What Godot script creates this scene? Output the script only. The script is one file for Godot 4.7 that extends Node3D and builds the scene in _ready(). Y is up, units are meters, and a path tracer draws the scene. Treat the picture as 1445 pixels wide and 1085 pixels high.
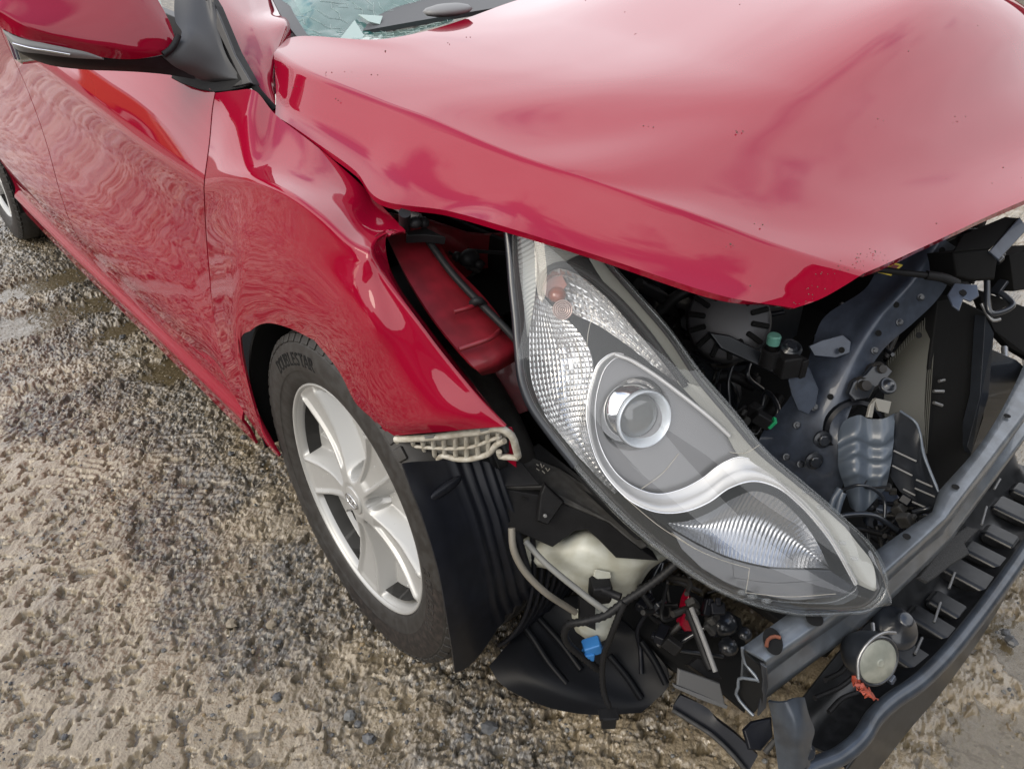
extends Node3D
# A red hatchback with a crushed nose, standing on wet mud. World: y up, metres, the front axle at z = 0, the car faces +z.
# Points in the strings are millimetres, "x,y,z x,y,z ..."; "|" parts the stations of a surface.

var car: Node3D
var mats := {}
var taken := {}

# ---------------------------------------------------------------- small helpers
func pts(s: String) -> PackedVector3Array:
	var out := PackedVector3Array()
	for t in s.split(" ", false):
		var c := t.split(",")
		out.append(Vector3(c[0].to_float(), c[1].to_float(), c[2].to_float()) * 0.001)
	return out

func stations(a: Array) -> Array:
	var out := []
	for s in a:
		out.append(pts(s))
	return out

func numbered(called: String) -> String:
	var n: int = taken.get(called, -1) + 1
	taken[called] = n
	return called if n == 0 else "%s_%03d" % [called, n]

func noise(freq: float, sd: int, oct := 3, kind := FastNoiseLite.TYPE_SIMPLEX_SMOOTH) -> FastNoiseLite:
	var f := FastNoiseLite.new()
	f.noise_type = kind
	f.seed = sd
	f.frequency = freq
	f.fractal_octaves = oct
	f.fractal_type = FastNoiseLite.FRACTAL_FBM if oct > 1 else FastNoiseLite.FRACTAL_NONE
	return f

func noise_tex(freq: float, sd: int, lo: Color, hi: Color, oct := 4, size := 512, normal := false, strength := 4.0) -> NoiseTexture2D:
	var t := NoiseTexture2D.new()
	t.width = size
	t.height = size
	t.seamless = true
	t.noise = noise(freq, sd, oct)
	t.as_normal_map = normal
	t.bump_strength = strength
	if not normal:
		var g := Gradient.new()
		g.offsets = PackedFloat32Array([0.0, 0.3, 0.7, 1.0])
		g.colors = PackedColorArray([lo, lo.lerp(hi, 0.2), lo.lerp(hi, 0.8), hi])
		t.color_ramp = g
	return t

func lin(r: float, g: float, b: float, a := 1.0) -> Color:
	var c := Color(r, g, b).linear_to_srgb()
	c.a = a
	return c

func mat(called: String, c: Color, rough := 0.5, metal := 0.0, coat := 0.0, grime: Texture2D = null, grime_scale := 4.0, bump: Texture2D = null, bump_h := 0.0, bump_scale := 4.0) -> StandardMaterial3D:
	if mats.has(called):
		return mats[called]
	var m := StandardMaterial3D.new()
	m.resource_name = called
	m.albedo_color = c
	m.roughness = rough
	m.metallic = metal
	if coat > 0.0:
		m.clearcoat_enabled = true
		m.clearcoat = coat
		m.clearcoat_roughness = 0.03
	if grime or bump:
		m.uv1_triplanar = true
		m.uv1_world_triplanar = true
		m.uv1_scale = Vector3.ONE * grime_scale
	if grime:
		m.albedo_texture = grime
	if bump:
		m.heightmap_enabled = true
		m.heightmap_texture = bump
		m.heightmap_scale = bump_h
	mats[called] = m
	return m

# a mesh under construction: indexed triangles, front faces clockwise, each with a vertex normal
class Shape:
	var v := PackedVector3Array()
	var n := PackedVector3Array()
	var u := PackedVector2Array()
	var c := PackedColorArray()
	var i := PackedInt32Array()

	func vert(p: Vector3, nn: Vector3, uv := Vector2.ZERO) -> int:
		v.append(p)
		n.append(nn)
		u.append(uv)
		return v.size() - 1

	# a grid of points (rows of equal length) with smooth normals; out tells which way its front looks
	func grid(g: Array, out: Vector3, keep = null) -> void:
		var rows := g.size()
		var cols: int = g[0].size()
		var base := v.size()
		var sgn := 0.0
		for r in rows:
			for k in cols:
				var a: Vector3 = g[mini(r + 1, rows - 1)][k] - g[maxi(r - 1, 0)][k]
				var b: Vector3 = g[r][mini(k + 1, cols - 1)] - g[r][maxi(k - 1, 0)]
				var nn := a.cross(b).normalized()
				sgn += nn.dot(out)
				vert(g[r][k], nn, Vector2(float(k) / maxi(cols - 1, 1), float(r) / maxi(rows - 1, 1)))
		var s := 1.0 if sgn >= 0.0 else -1.0
		if s < 0.0:
			for q in range(base, v.size()):
				n[q] = -n[q]
		for r in rows - 1:
			for k in cols - 1:
				if keep != null and not (keep as Callable).call(r, k):
					continue
				var a := base + r * cols + k
				if s > 0.0:
					i.append_array(PackedInt32Array([a, a + 1, a + cols, a + 1, a + cols + 1, a + cols]))
				else:
					i.append_array(PackedInt32Array([a, a + cols, a + 1, a + 1, a + cols, a + cols + 1]))

	func quad(a: Vector3, b: Vector3, d: Vector3, e: Vector3, out: Vector3) -> void:
		var nn := (b - a).cross(e - a)
		if nn.length() < 1e-12:
			nn = (d - b).cross(e - b)
		nn = nn.normalized()
		if nn.dot(out) < 0.0:
			nn = -nn
			var t := b
			b = e
			e = t
		var q := vert(a, nn, Vector2(0, 0))
		vert(b, nn, Vector2(1, 0))
		vert(d, nn, Vector2(1, 1))
		vert(e, nn, Vector2(0, 1))
		i.append_array(PackedInt32Array([q, q + 2, q + 1, q, q + 3, q + 2]))

	# a box with rounded edges
	func box(at: Vector3, size: Vector3, bevel := 0.002, basis := Basis()) -> void:
		var h := size * 0.5
		bevel = minf(bevel, minf(h.x, minf(h.y, h.z)) * 0.8)
		var id := {}
		for sx in [-1, 1]:
			for sy in [-1, 1]:
				for sz in [-1, 1]:
					var s := Vector3(sx, sy, sz)
					for ax in 3:
						var p := (h - Vector3.ONE * bevel) * s
						p[ax] = h[ax] * s[ax]
						var nn := Vector3.ZERO
						nn[ax] = s[ax]
						id[[sx, sy, sz, ax]] = vert(at + basis * p, (basis * nn).normalized())
		var face := func(l: Array, out: Vector3) -> void:
			var ab: Vector3 = v[l[1]] - v[l[0]]
			var nn := ab.cross(v[l[2]] - v[l[0]])
			if nn.dot(basis * out) > 0.0:
				l.reverse()
			for q in range(1, l.size() - 1):
				i.append_array(PackedInt32Array([l[0], l[q], l[q + 1]]))
		for ax in 3:
			var b1 := (ax + 1) % 3
			var b2 := (ax + 2) % 3
			for s in [-1, 1]:
				var l := []
				for q in [[-1, -1], [1, -1], [1, 1], [-1, 1]]:
					var k := [0, 0, 0]
					k[ax] = s
					k[b1] = q[0]
					k[b2] = q[1]
					l.append(id[[k[0], k[1], k[2], ax]])
				var o := Vector3.ZERO
				o[ax] = s
				face.call(l, o)
			for s1 in [-1, 1]:
				for s2 in [-1, 1]:
					var k0 := [0, 0, 0]
					k0[b1] = s1
					k0[b2] = s2
					var k1 := k0.duplicate()
					k0[ax] = -1
					k1[ax] = 1
					var o := Vector3.ZERO
					o[b1] = s1
					o[b2] = s2
					face.call([id[[k0[0], k0[1], k0[2], b1]], id[[k1[0], k1[1], k1[2], b1]], id[[k1[0], k1[1], k1[2], b2]], id[[k0[0], k0[1], k0[2], b2]]], o)
		for sx in [-1, 1]:
			for sy in [-1, 1]:
				for sz in [-1, 1]:
					face.call([id[[sx, sy, sz, 0]], id[[sx, sy, sz, 1]], id[[sx, sy, sz, 2]]], Vector3(sx, sy, sz))

	# a tube along a path; r is a radius, or a Callable of (share of length, angle) giving one
	func tube(path: PackedVector3Array, r, sides := 10, caps := true) -> void:
		var g := []
		var t0 := (path[1] - path[0]).normalized()
		var side := t0.cross(Vector3.UP if absf(t0.y) < 0.9 else Vector3.RIGHT).normalized()
		for k in path.size():
			var t := (path[mini(k + 1, path.size() - 1)] - path[maxi(k - 1, 0)]).normalized()
			side = (side - t * side.dot(t)).normalized()
			var up := t.cross(side)
			var ring := PackedVector3Array()
			for a in sides + 1:
				var an := TAU * a / sides
				var rr: float = r.call(float(k) / (path.size() - 1), an) if r is Callable else r
				ring.append(path[k] + (side * cos(an) + up * sin(an)) * rr)
			g.append(ring)
		var base := v.size()
		grid(g, Vector3.ZERO)
		# turn it outwards
		if n[base].dot(v[base] - path[0]) < 0.0:
			for q in range(base, v.size()):
				n[q] = -n[q]
			_flip_from(base)
		_seam(base, path.size(), sides + 1)
		if caps:
			for e in [0, path.size() - 1]:
				var dir := (path[0] - path[1]).normalized() if e == 0 else (path[-1] - path[-2]).normalized()
				fan(g[e], dir)

	func _flip_from(base: int) -> void:
		var q := 0
		while q < i.size():
			if i[q] >= base:
				var t := i[q + 1]
				i[q + 1] = i[q + 2]
				i[q + 2] = t
			q += 3

	func fan(ring: PackedVector3Array, out: Vector3) -> void:
		var mid := Vector3.ZERO
		for p in ring:
			mid += p
		mid /= ring.size()
		var m := vert(mid, out)
		var first := v.size()
		for p in ring:
			vert(p, out)
		for k in ring.size() - 1:
			var a := first + k
			if (v[a] - mid).cross(v[a + 1] - mid).dot(out) < 0.0:
				i.append_array(PackedInt32Array([m, a, a + 1]))
			else:
				i.append_array(PackedInt32Array([m, a + 1, a]))

	# turned shape: profile of Vector2(radius, height along the axis), outside to the right of its direction; hard gives each ring a crisp edge
	func lathe(profile: Array, x: Transform3D, seg := 32, hard := false, a0 := 0.0, a1 := TAU) -> void:
		for k in profile.size() - 1 if hard else 1:
			var part: Array = [profile[k], profile[k + 1]] if hard else profile
			var g := []
			for p in part:
				var ring := PackedVector3Array()
				for a in seg + 1:
					var an := a0 + (a1 - a0) * a / seg
					ring.append(x * Vector3(cos(an) * p.x, p.y, sin(an) * p.x))
				g.append(ring)
			var base := v.size()
			grid(g, Vector3.ZERO)
			for r in part.size():
				var d: Vector2 = (part[mini(r + 1, part.size() - 1)] - part[maxi(r - 1, 0)])
				var row := base + r * (seg + 1)
				if part[r].x > 1e-6:
					var want := x.basis * Vector3(cos(a0) * d.y, -d.x, sin(a0) * d.y)
					if n[row].dot(want) < 0.0:
						for q in range(base, v.size()):
							n[q] = -n[q]
						_flip_from(base)
					break
			for r in part.size():
				var row := base + r * (seg + 1)
				if part[r].x <= 1e-6:
					var d: Vector2 = part[r] - part[r - 1] if r > 0 else part[1] - part[0]
					for q in seg + 1:
						n[row + q] = (x.basis * Vector3(0, -d.x, 0)).normalized()
			if a1 - a0 > TAU - 0.001:
				_seam(base, part.size(), seg + 1)

	func _seam(base: int, rows: int, cols: int) -> void:
		for r in rows:
			var a := base + r * cols
			var m := (n[a] + n[a + cols - 1]).normalized()
			n[a] = m
			n[a + cols - 1] = m

	# a flat outline given thickness: front face at the outline (moved by lift along out), sides go back by thick; bevel rounds the front edge
	func slab(outline: PackedVector3Array, out: Vector3, thick: float, bevel := 0.0015) -> void:
		out = out.normalized()
		var mid := Vector3.ZERO
		for p in outline:
			mid += p
		mid /= outline.size()
		var bx := out.cross(Vector3.UP if absf(out.y) < 0.9 else Vector3.RIGHT).normalized()
		var by := out.cross(bx)
		var flat := PackedVector2Array()
		for p in outline:
			flat.append(Vector2((p - mid).dot(bx), (p - mid).dot(by)))
		var m := outline.size()
		var area := 0.0
		for k in m:
			area += flat[k].cross(flat[(k + 1) % m])
		var s := signf(area)
		var inner := PackedVector3Array()
		for k in m:
			var e0 := (flat[k] - flat[(k + m - 1) % m]).normalized()
			var e1 := (flat[(k + 1) % m] - flat[k]).normalized()
			var nn := (Vector2(-e0.y, e0.x) + Vector2(-e1.y, e1.x)) * s
			var l := maxf(nn.length(), 0.6)
			nn = nn / (l * l) * 2.0 * bevel
			inner.append(outline[k] + bx * nn.x + by * nn.y)
		var tri := Geometry2D.triangulate_polygon(flat)
		for side in 2:
			var base := v.size()
			var o := out if side == 0 else -out
			for k in m:
				vert(inner[k] if side == 0 else inner[k] - out * thick, o, flat[k])
			for k in range(0, tri.size(), 3):
				var a := base + tri[k]
				var b := base + tri[k + 1]
				var d := base + tri[k + 2]
				if (v[b] - v[a]).cross(v[d] - v[a]).dot(o) > 0.0:
					i.append_array(PackedInt32Array([a, d, b]))
				else:
					i.append_array(PackedInt32Array([a, b, d]))
		for k in m:
			var k2 := (k + 1) % m
			var e := flat[k2] - flat[k]
			var o3 := (bx * e.y - by * e.x).normalized() * s
			var a0 := outline[k] - out * bevel
			var b0 := outline[k2] - out * bevel
			var a1 := outline[k] - out * (thick - bevel)
			var b1 := outline[k2] - out * (thick - bevel)
			if bevel > 0.0:
				_band(inner[k], inner[k2], b0, a0, out, o3)
				_band(a1, b1, inner[k2] - out * thick, inner[k] - out * thick, o3, -out)
			quad(a0, b0, b1, a1, o3)

	func _band(a: Vector3, b: Vector3, d: Vector3, e: Vector3, na: Vector3, nd: Vector3) -> void:
		var q := vert(a, na)
		vert(b, na)
		vert(d, nd)
		vert(e, nd)
		if (b - a).cross(e - a).dot(na + nd) > 0.0:
			i.append_array(PackedInt32Array([q, q + 2, q + 1, q, q + 3, q + 2]))
		else:
			i.append_array(PackedInt32Array([q, q + 1, q + 2, q, q + 2, q + 3]))

	func ball(at: Vector3, r: Vector3, basis := Basis(), seg := 12) -> void:
		var prof := []
		for k in seg / 2 + 1:
			var an := -PI / 2 + PI * k / (seg / 2)
			prof.append(Vector2(cos(an), sin(an)))
		var b := basis.scaled_local(r)
		var base := v.size()
		lathe(prof, Transform3D(b, at), seg)
		for q in range(base, v.size()):
			n[q] = (b.inverse().transposed() * (b.inverse() * (v[q] - at))).normalized()

	func mesh() -> ArrayMesh:
		var a := []
		a.resize(Mesh.ARRAY_MAX)
		a[Mesh.ARRAY_VERTEX] = v
		a[Mesh.ARRAY_NORMAL] = n
		a[Mesh.ARRAY_TEX_UV] = u
		if c.size() == v.size():
			a[Mesh.ARRAY_COLOR] = c
		a[Mesh.ARRAY_INDEX] = i
		var m := ArrayMesh.new()
		m.add_surface_from_arrays(Mesh.PRIMITIVE_TRIANGLES, a)
		return m

func put(called: String, s: Shape, m: Material, parent: Node3D = null) -> MeshInstance3D:
	var o := MeshInstance3D.new()
	o.mesh = s.mesh()
	o.material_override = m
	if parent == null:
		o.name = numbered(called)
		add_child(o)
	else:
		o.name = called
		parent.add_child(o, true)
	return o

func tag(o: Node3D, label: String, category: String, group := "", kind := "") -> Node3D:
	if label != "":
		o.set_meta("label", label)
	if category != "":
		o.set_meta("category", category)
	if group != "":
		o.set_meta("group", group)
	if kind != "":
		o.set_meta("kind", kind)
	return o

# smooth curve through points: Hermite with chord-length knots; a break keeps a corner
func knots(rows: Array) -> PackedFloat32Array:
	var m: int = rows[0].size()
	var t := PackedFloat32Array([0.0])
	for k in range(1, m):
		var d := 0.0
		for r in rows:
			d += r[k].distance_to(r[k - 1])
		t.append(t[-1] + maxf(d / rows.size(), 1e-5))
	return t

func curve(p: PackedVector3Array, t: PackedFloat32Array, at: PackedFloat32Array, breaks: Array = []) -> PackedVector3Array:
	var m := p.size()
	var slope_in := PackedVector3Array()
	var slope_out := PackedVector3Array()
	for k in m:
		var a := (p[k] - p[maxi(k - 1, 0)]) / maxf(t[k] - t[maxi(k - 1, 0)], 1e-6)
		var b := (p[mini(k + 1, m - 1)] - p[k]) / maxf(t[mini(k + 1, m - 1)] - t[k], 1e-6)
		if k == 0:
			a = b
		if k == m - 1:
			b = a
		if k in breaks:
			slope_in.append(a)
			slope_out.append(b)
		else:
			var h0 := t[k] - t[maxi(k - 1, 0)]
			var h1 := t[mini(k + 1, m - 1)] - t[k]
			var s := (a * h1 + b * h0) / maxf(h0 + h1, 1e-6)
			slope_in.append(s)
			slope_out.append(s)
	var out := PackedVector3Array()
	var k := 0
	for q in at:
		while k < m - 2 and q > t[k + 1]:
			k += 1
		var h := t[k + 1] - t[k]
		var s := (q - t[k]) / h
		var s2 := s * s
		var s3 := s2 * s
		out.append(p[k] * (2 * s3 - 3 * s2 + 1) + slope_out[k] * h * (s3 - 2 * s2 + s) + p[k + 1] * (3 * s2 - 2 * s3) + slope_in[k + 1] * h * (s3 - s2))
	return out

func samples(t: PackedFloat32Array, cell: float) -> PackedFloat32Array:
	var out := PackedFloat32Array([0.0])
	for k in t.size() - 1:
		var n := clampi(ceili((t[k + 1] - t[k]) / cell), 1, 200)
		for q in n:
			out.append(lerpf(t[k], t[k + 1], float(q + 1) / n))
	return out

func smooth(s, cell := 0.01, breaks: Array = []) -> PackedVector3Array:
	var p: PackedVector3Array = pts(s) if s is String else s
	var t := knots([p])
	return curve(p, t, samples(t, cell), breaks)

# a net of control points (stations) filled with a smooth surface
func net(ctrl: Array, cell := 0.012, breaks_u: Array = [], breaks_v: Array = []) -> Array:
	var tu := knots(ctrl)
	var su := samples(tu, cell)
	var lines := []
	for r in ctrl:
		lines.append(curve(r, tu, su, breaks_u))
	var cols := []
	for k in su.size():
		var col := PackedVector3Array()
		for r in lines:
			col.append(r[k])
		cols.append(col)
	var tv := knots(cols)
	var sv := samples(tv, cell)
	var done := []
	for c in cols:
		done.append(curve(c, tv, sv, breaks_v))
	var g := []
	for r in sv.size():
		var row := PackedVector3Array()
		for k in su.size():
			row.append(done[k][r])
		g.append(row)
	return g

# sheet metal: the surface, its back, and its edges
func sheet(s: Shape, g: Array, thick: float, out: Vector3) -> void:
	var rows := g.size()
	var cols: int = g[0].size()
	var base := s.v.size()
	s.grid(g, out)
	var back := []
	for r in rows:
		var row := PackedVector3Array()
		for k in cols:
			row.append(g[r][k] - s.n[base + r * cols + k] * thick)
		back.append(row)
	s.grid(back, -out)
	for k in cols - 1:
		s.quad(g[0][k], g[0][k + 1], back[0][k + 1], back[0][k], g[0][k] - g[1][k])
		s.quad(g[-1][k], g[-1][k + 1], back[-1][k + 1], back[-1][k], g[-1][k] - g[-2][k])
	for r in rows - 1:
		s.quad(g[r][0], g[r + 1][0], back[r + 1][0], back[r][0], g[r][0] - g[r][1])
		s.quad(g[r][-1], g[r + 1][-1], back[r + 1][-1], back[r][-1], g[r][-1] - g[r][-2])

func panel(called: String, ctrl: Array, thick: float, out: Vector3, m: Material, cell := 0.012, bu: Array = [], bv: Array = [], parent: Node3D = null) -> MeshInstance3D:
	var s := Shape.new()
	sheet(s, net(stations(ctrl), cell, bu, bv), thick, out)
	return put(called, s, m, parent if parent else car)

func hose(called: String, path: String, r: float, m: Material, parent: Node3D = null, sides := 8, ribs := 0.0) -> MeshInstance3D:
	var s := Shape.new()
	var p := smooth(path, 0.004 if ribs > 0.0 else 0.01)
	if ribs > 0.0:
		s.tube(p, func(t: float, _a: float) -> float: return r * (1.0 + 0.12 * (1.0 if int(t * p.size()) % 2 == 0 else -1.0)), sides)
	else:
		s.tube(p, r, sides)
	return put(called, s, m, parent if parent else car)

func plate(called: String, outline: String, thick: float, out: Vector3, m: Material, parent: Node3D = null, bevel := 0.0015) -> MeshInstance3D:
	var s := Shape.new()
	s.slab(pts(outline), out, thick, bevel)
	return put(called, s, m, parent if parent else car)

func frame_to(at: Vector3, axis: Vector3, spin := 0.0) -> Transform3D:   # y along axis
	var y := axis.normalized()
	var x := y.cross(Vector3.UP if absf(y.y) < 0.95 else Vector3.RIGHT).normalized()
	var b := Basis(x, y, x.cross(y))
	return Transform3D(b * Basis(Vector3.UP, spin), at)

func bolt(at: Vector3, axis: Vector3, r: float, m: Material, parent: Node3D, washer := true) -> void:
	var s := Shape.new()
	var x := frame_to(at, axis)
	if washer:
		s.lathe([Vector2(r * 1.5, -0.002), Vector2(r * 1.5, r * 0.25), Vector2(r * 0.9, r * 0.35)], x, 16, true)
	s.lathe([Vector2(r, 0.0), Vector2(r, r * 0.9), Vector2(r * 0.85, r), Vector2(0.0, r)], x, 6, true)
	put("bolt", s, m, parent)


# ---------------------------------------------------------------- the scene
var SUNWARD := Vector3(-0.86, 0.58, -0.04).normalized()

func _ready() -> void:
	var cam := Camera3D.new()
	cam.name = "camera"
	add_child(cam)
	cam.position = Vector3(-1.3182, 1.2069, 0.9127)
	cam.basis = Basis.from_euler(Vector3(-0.58520, -0.73523, -0.00364))
	cam.fov = 54.04
	cam.near = 0.05
	cam.far = 400.0
	var env := Environment.new()
	env.background_mode = Environment.BG_SKY
	env.sky = Sky.new()
	env.sky.sky_material = overcast()
	env.background_energy_multiplier = 1.0
	env.tonemap_mode = Environment.TONE_MAPPER_LINEAR
	env.tonemap_exposure = 1.03
	env.sdfgi_enabled = true
	env.ssao_enabled = true
	env.ssil_enabled = true
	var we := WorldEnvironment.new()
	we.name = "world"
	we.environment = env
	add_child(we)
	var sun := DirectionalLight3D.new()
	sun.name = "sun"
	sun.light_energy = 0.6
	sun.light_color = Color(1.0, 0.95, 0.87)
	sun.light_angular_distance = 32.0
	sun.shadow_enabled = true
	add_child(sun)
	sun.look_at_from_position(SUNWARD * 10.0, Vector3.ZERO)

	materials()
	ground()
	car = Node3D.new()
	car.name = numbered("red_hatchback")
	add_child(car)
	tag(car, "red hatchback with its front bumper torn off and bonnet crumpled", "car")
	body()
	wheels()
	front()
	surroundings()

# a bright, broken overcast: white cloud with paler blue between
func overcast() -> PanoramaSkyMaterial:
	var w := 1024
	var h := 512
	var im := Image.create(w, h, false, Image.FORMAT_RGBF)
	var big := noise(0.9, 11, 5)
	var fine := noise(2.6, 12, 4)
	for y in h:
		var el := PI / 2 - PI * (y + 0.5) / h
		for x in w:
			var az := TAU * (x + 0.5) / w
			var d := Vector3(cos(el) * sin(az), sin(el), cos(el) * cos(az))
			var q := d / (absf(d.y) + 0.35)
			var n := big.get_noise_3d(q.x * 1.3, d.y * 0.8, q.z * 1.3) + 0.4 * fine.get_noise_3d(q.x, d.y, q.z)
			var cloud := smoothstep(-0.45, 0.05, n + 0.5 - 0.85 * smoothstep(0.45, 0.98, d.y))
			var shade := 1.0 + 0.07 * fine.get_noise_3d(q.x * 1.7 + 5.0, d.y, q.z * 1.7)
			var e := maxf(d.y, 0.0)
			var blue := Color(0.5, 0.66, 0.95).lerp(Color(0.26, 0.44, 0.82), e)
			var white := Color(1.72, 1.74, 1.80) * shade
			var c := blue.lerp(white, clampf(cloud * 0.9 + 0.1, 0, 1))
			var off := acos(clampf(d.dot(SUNWARD), -1, 1))
			c += Color(1.0, 0.96, 0.9) * (0.9 * exp(-off * off / 0.5))
			if d.y < 0.0:
				c = c.lerp(Color(0.75, 0.73, 0.70), clampf(-d.y * 8.0, 0, 1))
			im.set_pixel(x, y, c)
	var m := PanoramaSkyMaterial.new()
	m.panorama = ImageTexture.create_from_image(im)
	return m

func materials() -> void:
	var dust := noise_tex(0.012, 3, Color(0.82, 0.82, 0.82), Color.WHITE, 5)
	var p := mat("red_paint", lin(0.222, 0.0025, 0.017), 0.5, 0.0, 1.0)
	p.metallic_specular = 0.0
	mat("red_inner", lin(0.20, 0.006, 0.014), 0.5, 0.0, 0.3, noise_tex(0.02, 8, Color(0.74, 0.70, 0.68), Color.WHITE, 5), 3.0)
	mat("black_plastic", lin(0.013, 0.013, 0.014), 0.5, 0.0, 0.0, dust, 6.0, noise_tex(0.2, 5, Color.BLACK, Color.WHITE, 3, 256), 0.02)
	mat("mirror_plastic", lin(0.045, 0.045, 0.047), 0.48, 0.0, 0.0, null, 8.0)
	mat("dusty_plastic", lin(0.05, 0.05, 0.05), 0.7, 0.0, 0.0, noise_tex(0.02, 15, Color(0.55, 0.53, 0.5), Color.WHITE, 5), 5.0)
	mat("liner", lin(0.010, 0.011, 0.015), 0.36, 0.0, 0.0, dust, 5.0)
	mat("rubber", lin(0.032, 0.031, 0.030), 0.6, 0.0, 0.0, noise_tex(0.015, 21, Color(0.65, 0.6, 0.56), Color.WHITE, 5), 5.0)
	mat("dusty_rubber", lin(0.036, 0.027, 0.023), 0.7, 0.0, 0.0, noise_tex(0.02, 22, Color(0.35, 0.35, 0.36), Color.WHITE, 5), 6.0)
	mat("alloy", lin(0.40, 0.40, 0.39), 0.4, 0.35, 0.15)
	mat("chrome", lin(0.75, 0.75, 0.76), 0.08, 1.0)
	mat("steel", lin(0.30, 0.30, 0.30), 0.4, 0.8)
	mat("rust", lin(0.16, 0.055, 0.03), 0.75, 0.3)
	mat("black_metal", lin(0.018, 0.021, 0.027), 0.32, 0.0, 0.5, dust, 5.0)
	mat("grey_metal", lin(0.062, 0.077, 0.108), 0.4, 0.2, 0.3, noise_tex(0.02, 30, Color(0.75, 0.75, 0.76), Color.WHITE, 5), 4.0)
	mat("beam_metal", lin(0.14, 0.16, 0.185), 0.34, 0.3, 0.4, noise_tex(0.012, 33, Color(0.78, 0.77, 0.76), Color.WHITE, 5), 4.0)
	mat("tube_metal", lin(0.05, 0.062, 0.08), 0.33, 0.2, 0.4, noise_tex(0.012, 34, Color(0.75, 0.73, 0.72), Color.WHITE, 5), 4.0)
	mat("white_plastic", lin(0.5, 0.485, 0.44), 0.5, 0.0, 0.0, noise_tex(0.015, 81, Color(0.74, 0.71, 0.66), Color.WHITE, 5), 9.0)
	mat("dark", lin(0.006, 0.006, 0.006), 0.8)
	mat("bottle", lin(0.46, 0.475, 0.435), 0.4, 0.0, 0.0, noise_tex(0.012, 80, Color(0.82, 0.80, 0.75), Color.WHITE, 5), 4.0)
	for called in ["black_plastic", "liner", "dark"]:
		mats[called].metallic_specular = 0.32
	mat("bare_grey", lin(0.17, 0.17, 0.17), 0.55)

func axis(a: Array) -> PackedFloat32Array:
	var out := PackedFloat32Array()
	for k in a.size() - 1:
		var n := int((a[k + 1][0] - a[k][0]) / a[k][1])
		for q in n:
			out.append(lerpf(a[k][0], a[k + 1][0], float(q) / n))
	out.append(a[-1][0])
	return out

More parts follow.
